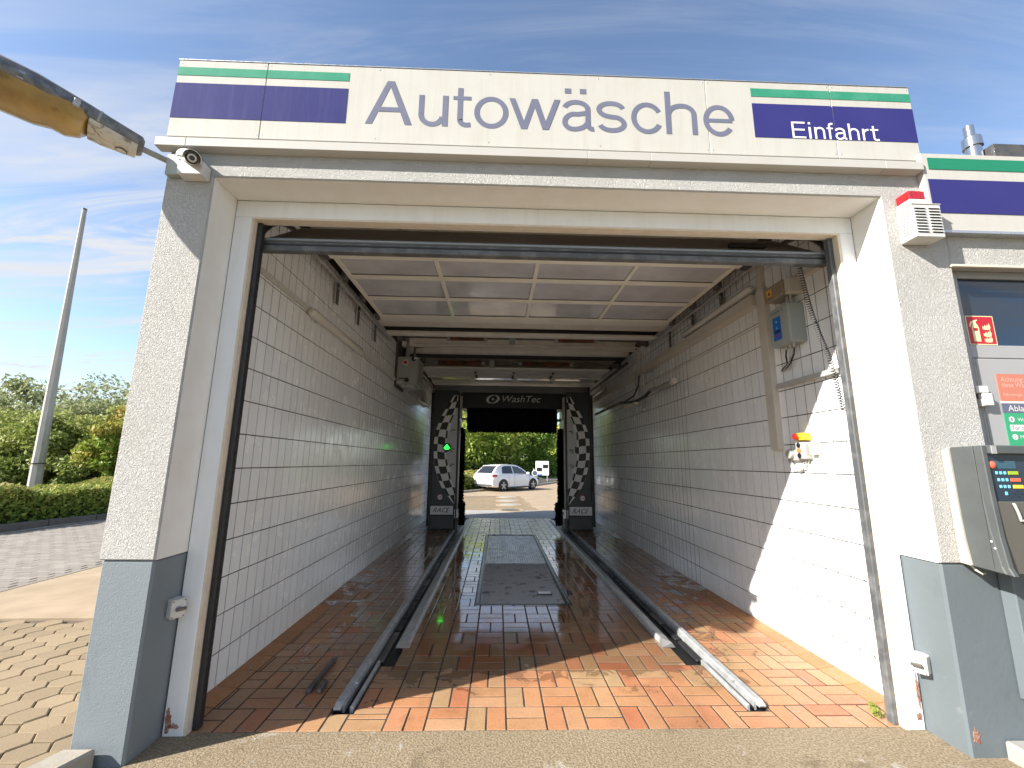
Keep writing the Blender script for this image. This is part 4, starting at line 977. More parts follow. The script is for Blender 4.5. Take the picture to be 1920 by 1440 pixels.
# plinth under the terminal
pd = thing('terminal_plinth', (3.2, 2.55, 0.1), 'blue grey cabinet below the payment terminal', 'cabinet')
box('body', 'dado_smooth', pd, 3.015, 3.60, 2.545, 2.625, 0.30, 1.0, 0.006)
box('door_panel', 'term_grey', pd, 3.085, 3.58, 2.538, 2.5445, 0.33, 0.95, 0.003)
sb = MB().box(2.875, 3.9, 2.38, 2.6265, -0.05, 0.092).build('concrete_step', 'concrete_grey', None, 0.012, org=(3.3, 2.5, 0)); tag(sb, 'low concrete step at the foot of the pier under the terminal', 'step')

# ------------------------------------------------------------------ overhead sectional door, open under the ceiling
od = thing('overhead_door', (0.35, 3.1, 3.2), 'open sectional door with clouded panes hanging over the near entrance', 'door')
OX0, OX1 = -1.74, 2.50
ZP = 3.655
# lowest section still tilted in the bend of the track; its bottom rail and rubber lip hang under the lintel
MB().prism([(3.035, 3.255), (3.062, 3.235), (3.60, 3.640), (3.575, 3.665)], 'x', -1.80, 2.545).build('section', 'door_outer', od)
MB().prism([(3.012, 3.238), (3.030, 3.262), (3.075, 3.240), (3.062, 3.222)], 'x', -1.805, 2.55).build('bottom_rail', 'rail_paint', od)
MB().box(-1.815, 2.56, 3.006, 3.066, 3.150, 3.2215).build('bottom_seal', 'rubber_grey', od, 0.003)
MB().box(-1.815, 2.56, 3.0, 3.0055, 3.192, 3.203).build('seal_lip', 'rubber', od)
MB().box(1.86, 2.16, 3.13, 3.16, 3.345, 3.385).build('vent_slot', 'soot', od)
MB().box(OX0+0.02, OX1-0.03, 3.96, 4.03, ZP-0.055, ZP+0.03).build('section_rail', 'panel_cream', od, 0.006)
rowsY = ((4.035, 4.575), (4.580, 5.205), (5.210, 5.885))
mull = [OX0, -0.68, 0.385, 1.44, OX1]
for k, (a, b) in enumerate(rowsY):
    MB().box(OX0, OX1, a, a+0.050, ZP, ZP+0.04).build('section_frame', 'panel_cream', od, 0.004)
    MB().box(OX0, OX1, b-0.045, b, ZP, ZP+0.04).build('section_frame', 'panel_cream', od, 0.004)
    for q, x in enumerate(mull):
        w = 0.045 if 0 < q < 4 else 0.055
        x0, x1 = (x, x+w) if q == 0 else ((x-w, x) if q == 4 else (x-w/2, x+w/2))
        MB().box(x0, x1, a+0.0505, b-0.0455, ZP+0.001, ZP+0.04).build('mullion', 'panel_cream', od, 0.004)
    for q in range(4):
        x0, x1 = mull[q]+(0.056 if q == 0 else 0.023), mull[q+1]-(0.056 if q == 3 else 0.023)
        MB().box(x0, x1, a+0.051, b-0.046, ZP+0.018, ZP+0.030).build('pane', 'pane', od)
        MB().box(x0, x1, a+0.051, a+0.056, ZP+0.010, ZP+0.0175).build('glazing_bead', 'rubber', od)
        MB().box(x0, x1, b-0.051, b-0.046, ZP+0.010, ZP+0.0175).build('glazing_bead', 'rubber', od)
    for x in (OX0-0.028, OX1+0.028):
        MB().box(x-0.026, x+0.026, b-0.05, b+0.055, ZP-0.045, ZP+0.035).build('roller_hinge', 'dark_steel', od, 0.006)
MB().box(OX0, OX1, 5.890, 6.10, ZP, ZP+0.04).build('section_frame', 'panel_cream', od, 0.004)
for x in (OX0-0.03, OX1+0.03): MB().box(x-0.04, x+0.04, 3.95, 4.06, ZP-0.06, ZP+0.03).build('roller_hinge', 'dark_steel', od, 0.006)
# tracks
def track(label, x, s):
    t = thing('door_track', (x, 4.5, 3.6), label, 'rail', 'door tracks')
    MB().box(x-0.020, x+0.020, 3.72, 7.05, ZP-0.030, ZP+0.005).build('horizontal_rail', 'track_steel', t, 0.006)
    MB().tube([(x-s*0.0, 3.015, 0.03), (x-s*0.0, 3.015, 3.05)], 0.024, 8).build('vertical_rail', 'track_steel', t)
    pts = [(x, 3.015+0.62*(1-math.cos(a)), 3.05+0.59*math.sin(a)) for a in [math.pi/2*k/8 for k in range(9)]]
    MB().tube(pts, 0.022, 8).build('bend', 'dark_steel', t, smooth=True)
    MB().box(x-s*0.055, x-s*0.030, 2.99, 3.09, 0.02, 3.5).build('angle_bracket', 'rubber_grey', t)
    for y in (4.78, 5.55, 6.35):
        MB().box(x-s*0.070, x-s*0.062, y, y+0.075, ZP-0.24, ZP+0.02).build('hanger_strap', 'dark_steel', t)
        MB().box(x-s*0.0615, x-s*0.022, y+0.02, y+0.055, ZP-0.05, ZP-0.03).build('hanger_bracket', 'track_steel', t)
    return t
track('galvanised door track along the wall with the grey cabinet', -1.865, 1)
track('galvanised door track along the wall with the control boxes', 2.625, -1)
# coiled cable from the door to the jamb
pts = []; A = Vector((2.37, 3.07, 3.17)); B = Vector((2.60, 3.17, 2.46)); C = Vector((2.66, 3.17, 2.02))
N_ = 62*8
for k in range(N_+1):
    t = k/N_
    p = (A*(1-t)**2 + (Vector((2.45, 3.16, 2.85)))*2*t*(1-t) + B*t**2) if True else None
    u = t*1.5
    p = A.lerp(B, min(u, 1.0)) + Vector((-0.02, 0, -0.03))*math.sin(math.pi*min(u, 1)) if u <= 1 else B.lerp(C, (u-1)/0.5)
    a = 2*math.pi*k/8
    pts.append(p + Vector((math.cos(a), math.sin(a), 0))*0.0155)
cc = MB().tube(pts, 0.0038, 4).build('coiled_cable', 'rubber', None, smooth=True, org=(2.6, 3.1, 2.0)); tag(cc, 'black coiled cable hanging from the raised door to the jamb', 'cable')

# ------------------------------------------------------------------ ceiling: beams, torsion shafts, pipes
def ceiling_beam(label, y0, y1, z0, z1, m='beam_cream'):
    o = MB().box(-1.90, 2.68, y0, y1, z0, z1).build('ceiling_beam', m, None, 0.008, org=(0.35, y0, z1)); tag(o, label, 'beam'); return o
ceiling_beam('wide stained cream board added to lighten the ceiling behind the last door section', 6.16, 6.62, 3.74, 3.80)  # board added to brighten the shaded ceiling strip behind the raised door
ceiling_beam('cream steel channel right behind the raised near door', 6.86, 6.98, 3.69, 3.755)
ceiling_beam('cream ceiling beam between the two torsion shafts', 8.02, 8.16, 3.80, 3.978)
ceiling_beam('second cream ceiling beam before the far torsion shaft', 8.44, 8.60, 3.80, 3.978)
ceiling_beam('dark steel channel above the near torsion shaft', 7.08, 7.40, 3.86, 3.978, 'soot')
ceiling_beam('dark steel channel above the far torsion shaft', 8.78, 9.10, 3.84, 3.978, 'soot')
def shaft(label, y, z, springs, hub):
    t = thing('torsion_shaft', (0.35, y, z), label, 'shaft', 'torsion shafts under the ceiling')
    MB().tube([(-1.80, y, z), (2.60, y, z)], 0.016, 10).build('shaft', 'dark_steel', t, smooth=True)
    for a, b in springs:
        n = int((b-a)/0.016); prof = []
        for k in range(2*n+1): prof.append((k*(b-a)/(2*n), 0.050 if k % 2 else 0.041))
        MB().lathe((a, y, z), (1, 0, 0), prof, 12).build('spring', 'copper', t)
        for e in (a, b): MB().lathe((e-0.03, y, z), (1, 0, 0), [(0, 0.052), (0.06, 0.052)], 14).build('spring_cone', 'pipe_grey', t)
    MB().box(hub-0.055, hub+0.055, y-0.05, y+0.05, z-0.10, z+0.06).build('bearing_plate', 'box_grey', t, 0.01)
    MB().lathe((hub, y-0.055, z-0.07), (0, -1, 0), [(0, 0.055), (0.03, 0.050)], 16).build('motor_cap', 'pipe_grey', t, smooth=True)
    for x in (-1.72, 2.52):
        MB().lathe((x-0.06, y, z), (1, 0, 0), [(0, 0.085), (0.02, 0.075), (0.10, 0.075), (0.12, 0.088)], 16).build('cable_drum', 'dark_steel', t)
        MB().box(x+0.10, x+0.108, y-0.07, y+0.07, z-0.09, z+0.12).build('end_bracket', 'dark_steel', t)
    return t
shaft('rusty near torsion shaft under the ceiling before two thin pipes', 7.22, 3.745, ((-0.90, -0.25), (1.00, 1.70)), 0.22)
shaft('rusty far torsion shaft under the ceiling above the wash gantry', 8.92, 3.70, ((-1.35, -0.35), (0.45, 1.55)), -0.16)
def ceiling_pipe(label, y, z, xl, drop, yy):
    pts = [(xl, y, z)] + [(2.45, y, z), (2.56, y, z-0.01), (2.62, y, z-0.07), (2.63, y, z-0.18), (2.63, y, drop)]
    o = MB().tube(pts, 0.017, 8).build('pipe', 'trunking', None, smooth=True, org=(2.6, y, drop)); tag(o, label, 'pipe', 'ceiling pipes'); return o
ceiling_pipe('thin cream pipe under the ceiling, nearest the entrance', 7.52, 3.72, -1.55, 3.0, 0)
ceiling_pipe('thin cream pipe under the ceiling, second from the entrance', 7.72, 3.72, -1.45, 3.1, 0)
# second door at the exit, open as well
o2 = thing('overhead_door', (0.35, 9.4, 3.6), 'open sectional door with a row of panes above the wash gantry', 'door')
ZQ = 3.66
for a, b in ((9.30, 9.62), (9.66, 9.98), (10.02, 10.16)): MB().box(OX0, OX1, a, b, ZQ, ZQ+0.04).build('section', 'panel_cream', o2, 0.006)
MB().box(OX0, OX1, 10.20, 10.28, ZQ-0.02, ZQ+0.04).build('section_rail', 'panel_cream', o2, 0.004)
for x0, x1 in ((-1.70, -0.72), (-0.64, 0.33), (0.44, 1.30), (1.42, 2.45)): MB().box(x0, x1, 10.30, 10.82, ZQ+0.012, ZQ+0.024).build('pane', 'pane', o2)
for x in (-0.68, 0.385, 1.36): MB().box(x-0.055, x+0.055, 10.285, 10.835, ZQ-0.005, ZQ+0.03).build('mullion', 'panel_cream', o2, 0.004)
MB().box(OX0, OX1, 10.84, 11.25, ZQ-0.03, ZQ+0.04).build('section_rail', 'panel_cream', o2, 0.006)
for y in (9.64, 10.0, 10.22):
    for x in (-0.55, 0.33, 1.25): MB().box(x-0.025, x+0.025, y-0.05, y+0.03, ZQ-0.035, ZQ-0.001).build('hinge', 'dark_steel', o2)
for x, s in ((-1.865, 1), (2.625, -1)): 
    t = MB().box(x-0.02, x+0.02, 8.4, 12.7, ZP-0.04, ZP).build('door_track', 'dark_steel', None, 0.006, org=(x, 8.4, 3.6))
    tag(t, 'dark far door track above the %s' % ('grey cabinet' if s > 0 else 'hose bracket'), 'rail', 'door tracks')

# ------------------------------------------------------------------ fittings on the tiled walls
def tube_lamp(label, x, s, y0, y1, z):
    t = thing('tube_lamp', (x, y0, z), label, 'lamp', 'fluorescent tube lamps')
    MB().box(x-s*0.030, x-s*0.004, y0+0.05, y1-0.05, z-0.028, z+0.028).build('tray', 'white_plastic', t, 0.006)
    n = 12; rr = 0.048
    MB().lathe((x+s*0.020, y0, z), (0, 1, 0), [(0, 0.020), (0.015, 0.038), (0.05, rr), (y1-y0-0.05, rr), (y1-y0-0.015, 0.038), (y1-y0, 0.020)], 16).build('cover', 'tube_glass', t, smooth=True)
    for y in (y0+0.22, y1-0.22): MB().box(x-s*0.032, x+s*0.010, y-0.015, y+0.015, z-0.052, z-0.040).build('clip', 'alu', t)
    return t
tube_lamp('long milky tube lamp on the shaded wall near the entrance', -1.950, 1, 4.17, 5.80, 3.095)
tube_lamp('distant tube lamp beside the grey cabinet', -1.950, 1, 10.1, 11.6, 3.09)
tube_lamp('long milky tube lamp above the cream channel', 2.705, -1, 4.18, 5.91, 3.455)
tube_lamp('distant tube lamp on the hose bracket wall above the boom', 2.705, -1, 10.5, 11.95, 3.47)
def trunk(label, x0, x1, y0, y1, z0, z1, m='trunking', bev=0.003):
    o = MB().box(x0, x1, y0, y1, z0, z1).build('cable_trunking', m, None, bev, org=((x0+x1)/2, y0, z0)); tag(o, label, 'trunking'); return o
trunk('thin white trunking along the wall behind the tube lamp', -1.984, -1.955, 3.05, 10.05, 3.105, 3.155, 'white_plastic')
trunk('upright cream trunking beside the control box', 2.685, 2.7495, 4.02, 4.14, 1.75, 3.40)
trunk('long cream channel below the sunward tube lamp', 2.640, 2.7495, 4.16, 11.8, 3.255, 3.375)
trunk('short cream trunking above the control box at the jamb', 2.690, 2.7495, 3.15, 3.62, 3.26, 3.32)
trunk('upper cream trunking continuing up to the ceiling', 2.700, 2.7495, 4.05, 4.12, 3.405, 3.93)
trunk('short grey rail on the tiles below the control box', 2.700, 2.7495, 3.25, 3.99, 2.335, 2.380, 'grey_plastic')
trunk('thin white strip under the cream channel', 2.738, 2.7495, 4.16, 9.5, 3.045, 3.06)
# gate control box
cb_ = thing('control_box', (2.68, 3.7, 2.7), 'grey gate control box with a blue label on the tiles', 'control box')
MB().box(2.590, 2.7495, 3.555, 3.83, 2.690, 3.06).build('housing', 'box_grey', cb_, 0.015, seg=2)
lb = box('blue_label', 'blue_label', cb_, 2.587, 2.5895, 3.665, 3.775, 2.745, 2.965)
for z, m_, r_ in ((2.92, 'key_blue', 0.010), (2.86, 'key_blue', 0.010), (2.785, 'red', 0.014)):
    MB().lathe((2.5868, 3.72, z), (-1, 0, 0), [(0, r_), (0.004, r_*0.9)], 14).build('button', m_, lb)
box('window', 'black', lb, 2.5855, 2.5868, 3.675, 3.755, 2.815, 2.838)
word('lettering', 'black', cb_, 'Crawford', 3.80, 3.62, 3.005, y=2.5892, cap=0.026/capA, face='x')
for q in range(3):
    y = 3.62 + q*0.055
    MB().tube([(2.66, y, 2.69), (2.66, y, 2.655)], 0.011, 10).build('cable_gland', 'grey_plastic', cb_)
    MB().tube([(2.66, y, 2.655), (2.665, y+0.02, 2.60), (2.68, 3.72+0.02*q, 2.53), (2.70, 3.80+0.03*q, 2.505), (2.735, 3.93, 2.50)], 0.007, 8).build('cable', 'rubber' if q != 1 else 'grey_plastic', cb_, smooth=True)
jb = thing('junction_box', (2.68, 3.7, 3.1), 'smoky junction box with a yellow warning sticker above the control box', 'junction box')
MB().box(2.585, 2.7495, 3.585, 3.86, 3.150, 3.290).build('cover', 'brown_clear', jb, 0.008)
MB().box(2.600, 2.7495, 3.515, 3.5845, 3.140, 3.285).build('base', 'trunking', jb, 0.006)
sheet_ = box('sticker', 'yellow', jb, 2.5825, 2.5848, 3.74, 3.81, 3.19, 3.26)
MB().add([(2.5818, 3.795, 3.205), (2.5818, 3.755, 3.205), (2.5818, 3.775, 3.245)], [(0, 1, 2)]).build('warning_mark', 'black', sheet_)
for y in (3.61, 3.66): MB().tube([(2.67, y, 3.149), (2.67, y, 3.065)], 0.012, 10).build('cable_gland', 'grey_plastic', jb)
# emergency stop, push buttons, socket and small box
es = thing('emergency_stop', (2.70, 3.72, 1.85), 'yellow emergency stop with a red mushroom button', 'switch')
MB().box(2.665, 2.7495, 3.655, 3.765, 1.820, 1.885).build('housing', 'yellow', es, 0.006)
MB().lathe((2.664, 3.72, 1.853), (-1, 0, 0), [(0, 0.014), (0.012, 0.014), (0.013, 0.028), (0.028, 0.026), (0.032, 0.015)], 18).build('button', 'red', es, smooth=True)
ps = thing('push_button_station', (2.70, 3.72, 1.7), 'grey push button station with orange and black buttons', 'switch')
MB().box(2.675, 2.7495, 3.660, 3.775, 1.655, 1.805).build('housing', 'grey_plastic', ps, 0.008)
for z, m_ in ((1.778, 'black'), (1.732, 'orange'), (1.687, 'black')):
    MB().lathe((2.674, 3.725, z), (-1, 0, 0), [(0, 0.021), (0.008, 0.021), (0.010, 0.015)], 16).build('button', m_, ps, smooth=True)
for q in range(3):
    MB().tube([(2.72, 3.69+0.03*q, 1.655), (2.72, 3.69+0.03*q, 1.62), (2.715, 3.74+0.03*q, 1.575-0.012*q), (2.715, 3.86+0.02*q, 1.585-0.012*q), (2.72, 3.93+0.01*q, 1.66)], 0.0055, 8).build('cable', 'grey_plastic', ps, smooth=True)
sk = thing('wall_socket', (2.70, 3.88, 1.7), 'round grey wall socket beside the push button station', 'socket')
MB().box(2.70, 2.7495, 3.785, 3.90, 1.645, 1.745).build('housing', 'trunking', sk, 0.008)
MB().lathe((2.699, 3.865, 1.705), (-1, 0, 0), [(0, 0.043), (0.030, 0.041), (0.034, 0.036)], 20).build('lid', 'grey_plastic', sk, smooth=True)
sb_ = MB().box(2.70, 2.7495, 3.575, 3.635, 1.69, 1.79).build('small_box', 'term_cream', None, 0.004, org=(2.73, 3.6, 1.69)); tag(sb_, 'small sunlit cream box beside the emergency stop', 'box')
for k, (y, z) in enumerate(((3.42, 1.80), (3.37, 1.55), (3.95, 2.12), (3.85, 2.00))):
    o = MB().lathe((2.7495, y, z), (-1, 0, 0), [(0, 0.008), (0.004, 0.007)], 10).build('wall_bolt', 'dark_steel', None, org=(2.7495, y, z))
    tag(o, ['upper bolt head on the sunlit tiles by the jamb', 'lower bolt head on the sunlit tiles by the jamb', 'bolt head under the short grey rail', 'bolt head above the yellow emergency stop'][k], 'bolt', 'bolt heads on the tiles')
# bracket carrying the water and cable feed
hb = thing('hose_bracket', (2.6, 7.6, 2.5), 'steel wall bracket with black hoses beside the wash gantry', 'bracket')
def bar(a, b, r=0.017, m='track_steel', name='frame_bar'): return MB().tube([a, b], r, 6).build(name, m, hb)
bar((2.62, 7.70, 3.28), (2.62, 7.70, 2.52)); bar((2.55, 7.70, 3.28), (2.55, 7.70, 2.55)); bar((2.62, 7.70, 3.26), (2.56, 6.80, 3.12)); bar((2.56, 6.80, 3.12), (2.56, 6.80, 2.80)); bar((2.62, 7.7, 2.54), (2.56, 7.35, 2.54))
MB().tube([(2.56, 6.95, 2.83), (2.57, 6.65, 2.80), (2.58, 6.35, 2.81), (2.58, 6.15, 2.81)], [0.034, 0.040, 0.040, 0.036], 10).build('coupling', 'pipe_grey', hb, smooth=True)
MB().tube([(2.575, 6.13, 2.81), (2.58, 6.05, 2.81)], [0.046, 0.046], 12).build('pipe_collar', 'trunking', hb, smooth=True)
MB().tube([(2.56, 6.95, 2.83), (2.54, 7.2, 2.76), (2.50, 7.6, 2.72), (2.46, 8.0, 2.76), (2.45, 8.4, 2.79)], 0.026, 8).build('hose', 'rubber', hb, smooth=True)
MB().tube([(2.58, 7.6, 3.2), (2.56, 7.62, 3.0), (2.52, 7.75, 2.85), (2.47, 8.1, 2.80), (2.45, 8.4, 2.80)], 0.014, 8).build('hose', 'rubber', hb, smooth=True)
MB().box(2.44, 2.52, 7.50, 8.15, 2.655, 2.70).build('cable_tray', 'trunking', hb, 0.004)
bo = MB().tube([(2.45, 8.3, 2.80), (2.45, 10.6, 2.82)], 0.030, 8).build('cable_boom', 'dark_steel', None, org=(2.45, 8.3, 2.8)); tag(bo, 'dark cable boom reaching from the hose bracket to the wash gantry', 'boom')
# grey heater cabinet high on the other wall
hc = thing('heater_cabinet', (-1.75, 8.0, 3.0), 'grey control cabinet with dials high on the shaded wall', 'cabinet')
MB().box(-1.945, -1.555, 7.95, 8.55, 3.03, 3.575).build('housing', 'box_grey', hc, 0.012)
MB().box(-1.5545, -1.550, 8.02, 8.48, 3.12, 3.50).build('side_panel', 'pipe_grey', hc, 0.002)
MB().box(-1.98, -1.946, 7.93, 8.60, 2.99, 3.90).build('back_rail', 'dark_steel', hc)
MB().lathe((-1.79, 7.949, 3.455), (0, -1, 0), [(0, 0.065), (0.012, 0.062)], 8).build('dial_plate', 'white_plastic', hc)
box('dial_mark', 'red', hc, -1.825, -1.765, 7.934, 7.9365, 3.43, 3.485)
MB().lathe((-1.755, 7.949, 3.12), (0, -1, 0), [(0, 0.045), (0.004, 0.045)], 18).build('port', 'soot', hc)
MB().lathe((-1.64, 7.949, 3.53), (0, -1, 0), [(0, 0.045), (0.004, 0.045)], 18).build('port', 'soot', hc)
box('name_plate', 'white_plastic', hc, -1.94, -1.84, 7.945, 7.949, 3.055, 3.09)
box('tag', 'white_plastic', hc, -1.63, -1.575, 7.93, 7.949, 3.52, 3.565)
MB().tube([(-1.90, 7.94, 3.145), (-1.78, 7.935, 3.145)], 0.010, 8).build('lever', 'soot', hc)
arc = [(-1.79+0.095*math.cos(math.radians(a)), 7.940, 3.40+0.075*math.sin(math.radians(a))) for a in range(190, 351, 16)]
MB().tube(arc, 0.008, 6).build('cable', 'grey_plastic', hc, smooth=True)
MB().box(-1.86, -1.60, 7.95, 8.3, 2.985, 3.0295).build('bracket', 'track_steel', hc)
MB().tube([(-1.78, 8.05, 3.576), (-1.78, 8.05, 3.97)], 0.045, 12).build('flue', 'pipe_grey', hc, smooth=True)
MB().tube([(-1.66, 8.10, 3.576), (-1.66, 8.10, 3.80), (-1.45, 8.10, 3.83)], 0.030, 10).build('flue', 'dark_steel', hc, smooth=True)

# ------------------------------------------------------------------ wheel tracks in the floor
def wheel_track(label, xo, xi, s, trough):
    """xo outer guide, xi inner angle; s points towards the middle of the bay"""
    t = thing('wheel_track', ((xo+xi)/2, 3.1, 0), label, 'guide rail', 'wheel tracks in the bay floor')
    MB().box(trough[0]+0.001, trough[1]-0.001, 3.101, 12.4, -0.0345, -0.028).build('trough_floor', 'grate_dark', t)
    # square guide tube, mitred at the end
    a, b = xo, xo+s*0.046
    v = []
    MB().prism([(3.125, 0.004), (3.115, 0.020), (3.165, 0.040), (12.4, 0.040), (12.4, 0.004)], 'x', a, b).build('guide_tube', 'track_steel', t, 0.003)
    MB().box(min(b, b+s*0.016), max(b, b+s*0.016), 3.16, 12.35, -0.025, 0.022).build('guide_flange', 'track_steel', t)
    MB().box(xo+s*0.100, xo+s*0.122, 3.14, 3.80, -0.025, 0.020).build('lower_bar', 'track_steel', t, 0.003)
    # angle rail, from a metre further in
    c0 = xi
    MB().prism([(c0, 0.002), (c0-s*0.010, 0.046), (c0-s*0.026, 0.048), (c0-s*0.118, 0.010), (c0-s*0.118, 0.002)], 'y', 4.16, 12.4).build('angle_rail', 'track_steel', t, 0.004)
    e = [(c0, 4.16, 0.002), (c0-s*0.010, 4.16, 0.046), (c0-s*0.026, 4.16, 0.048), (c0-s*0.118, 4.16, 0.010), (c0-s*0.118, 4.16, 0.002),
         (c0, 4.075, 0.002), (c0-s*0.118, 4.075, 0.002)]
    MB().add(e, [(1, 2, 3, 6, 5), (0, 1, 5), (3, 4, 6), (0, 5, 6, 4)]).build('rail_end', 'alu', t)
    # cable chain lying in the trough
    r4 = random.Random(int(abs(xo)*100)); y = 3.85
    mid = xo + s*0.105
    while y < 12.2:
        L_ = r4.uniform(0.20, 0.62)
        MB().prism([(mid-0.030, -0.025), (mid-0.028, -0.004), (mid+0.026, -0.002), (mid+0.030, -0.025)], 'y', y, min(y+L_, 12.3)).build('chain_link', 'rubber' if r4.random() < 0.6 else 'dark_steel', t, 0.005)
        y += L_ + r4.uniform(0.012, 0.05)
    MB().lathe((xo+s*0.0465, 3.42, 0.030), (s, 0, 0), [(0, 0.010), (0.020, 0.009)], 10).build('bolt', 'alu', t)
    return t
wheel_track('steel wheel track beside the two loose steel bars', -1.040, -0.745, 1, TRL)
wheel_track('steel wheel track that begins in the sunlit bricks', 1.820, 1.486, -1, TRR)
for k, (x0, x1, y0, y1, lab) in enumerate(((-1.312, -1.278, 3.335, 3.83, 'long loose steel bar lying on the bricks'), (-1.238, -1.205, 3.335, 3.47, 'short loose steel bar lying beside the long one'))):
    o = MB().prism([(y0, 0.002), (y0+0.004, 0.026), (y0+0.03, 0.036), (y1-0.01, 0.036), (y1, 0.028), (y1, 0.002)], 'x', x0, x1).build('steel_bar', 'dark_steel', None, 0.005, org=(x0, y0, 0)); tag(o, lab, 'bar')

# ------------------------------------------------------------------ grating over the pit
gr = thing('pit_grating', (0.32, 5.3, 0), 'wet galvanised grating over the pit in the middle of the floor', 'grating')
MB().box(GX0-0.03, GX1+0.03, GY0-0.03, GY1+0.03, -0.034, -0.028).build('pit_bed', 'grate_dark', gr)
for a in ((GX0-0.028, GX0+0.020, GY0-0.028, GY1+0.028), (GX1-0.020, GX1+0.028, GY0-0.028, GY1+0.028)):
    MB().box(*a, -0.027, 0.004).build('frame', 'grate_dark', gr, 0.004)
    for k in range(26):
        y = GY0 + 0.05 + k*0.182; xc = (a[0]+a[1])/2
        MB().box(xc-0.007, xc+0.007, y, y+0.13, 0.0042, 0.007).build('frame_stud', 'track_steel', gr)
MB().box(GX0+0.021, GX1-0.021, GY0-0.028, GY0+0.020, -0.027, 0.004).build('frame', 'grate_dark', gr, 0.004)
MB().box(GX0+0.021, GX1-0.021, GY1-0.020, GY1+0.028, -0.027, 0.004).build('frame', 'grate_dark', gr, 0.004)
gx0, gx1 = GX0+0.032, GX1-0.032
# near part: expanded metal, far part: ribs
mb = MB(); dx, dy = 0.040, 0.034
y = GY0+0.03; row = 0
while y < 7.25:
    x = gx0 + (dx/2 if row % 2 else 0)
    while x + dx <= gx1:
        for (xa, ya), (xb, yb) in (((x, y), (x+dx/2, y+dy/2)), ((x+dx/2, y+dy/2), (x+dx, y))):
            mb.add([(xa, ya-0.005, -0.020), (xa, ya+0.005, -0.016), (xb, yb+0.005, 0.000), (xb, yb-0.005, -0.004)], [(0, 1, 2, 3)])
            mb.add([(xa, ya-0.005, -0.020), (xb, yb-0.005, -0.004), (xb, yb-0.005, -0.014), (xa, ya-0.005, -0.027)], [(0, 1, 2, 3)])
        x += dx
    y += dy/2; row += 1
o = mb.build('mesh', 'grate', gr); o['kind'] = 'stuff'
MB().box(gx0, gx1, GY0+0.025, 7.27, -0.0268, -0.021).build('mesh_backing', 'grate_bed', gr)
for y0, y1 in ((7.30, 8.04), (8.06, 9.96)):
    MB().box(gx0, gx1, y0, y1, -0.026, -0.014).build('tray', 'grate', gr)
    n = 26
    for k in range(n):
        x = gx0 + (k+0.5)*(gx1-gx0)/n
        MB().prism([(x-0.012, -0.0138), (x-0.007, -0.001), (x+0.007, -0.001), (x+0.012, -0.0138)], 'y', y0, y1).build('rib', 'grate', gr)
hd = MB().box(0.52, 0.70, 5.62, 5.74, -0.012, 0.003).build('hatch', 'grate_dark', gr, 0.004)
box('hatch_plate', 'grate', hd, 0.535, 0.685, 5.635, 5.725, 0.0032, 0.005)
q = MB().box(0.885, 0.955, 5.60, 5.80, -0.02, 0.003).build('drain_cover', 'grate_dark', None, 0.003, org=(0.92, 5.7, 0)); tag(q, 'small black drain cover beside the pit grating', 'drain')

# ------------------------------------------------------------------ wash gantry
ga = thing('wash_gantry', (0.345, 10.9, 0), 'anthracite wash gantry with chequered flag columns and black brushes', 'car wash machine')
GXC = 0.345; GYF = 10.5
def mir(x, s): return x if s < 0 else 2*GXC - x
OUT = [(3.238, -1.111), (2.74, -1.396), (2.409, -1.52), (2.135, -1.566), (1.865, -1.567), (1.546, -1.54), (1.206, -1.441), (0.97, -1.324), (0.626, -1.045)]
INN = [(3.30, -1.035), (3.159, -1.042), (2.877, -1.085), (2.656, -1.16), (2.492, -1.242), (2.321, -1.275), (2.139, -1.281), (1.765, -1.292), (1.549, -1.245), (1.209, -1.161), (0.973, -1.057), (0.799, -1.020), (0.6, -1.015)]
def itp(tab, z):
    if z >= tab[0][0]: return tab[0][1]
    for (z0, x0), (z1, x1) in zip(tab, tab[1:]):
        if z1 <= z <= z0: t = (z0-z)/(z0-z1); return x0+(x1-x0)*t
    return tab[-1][1]
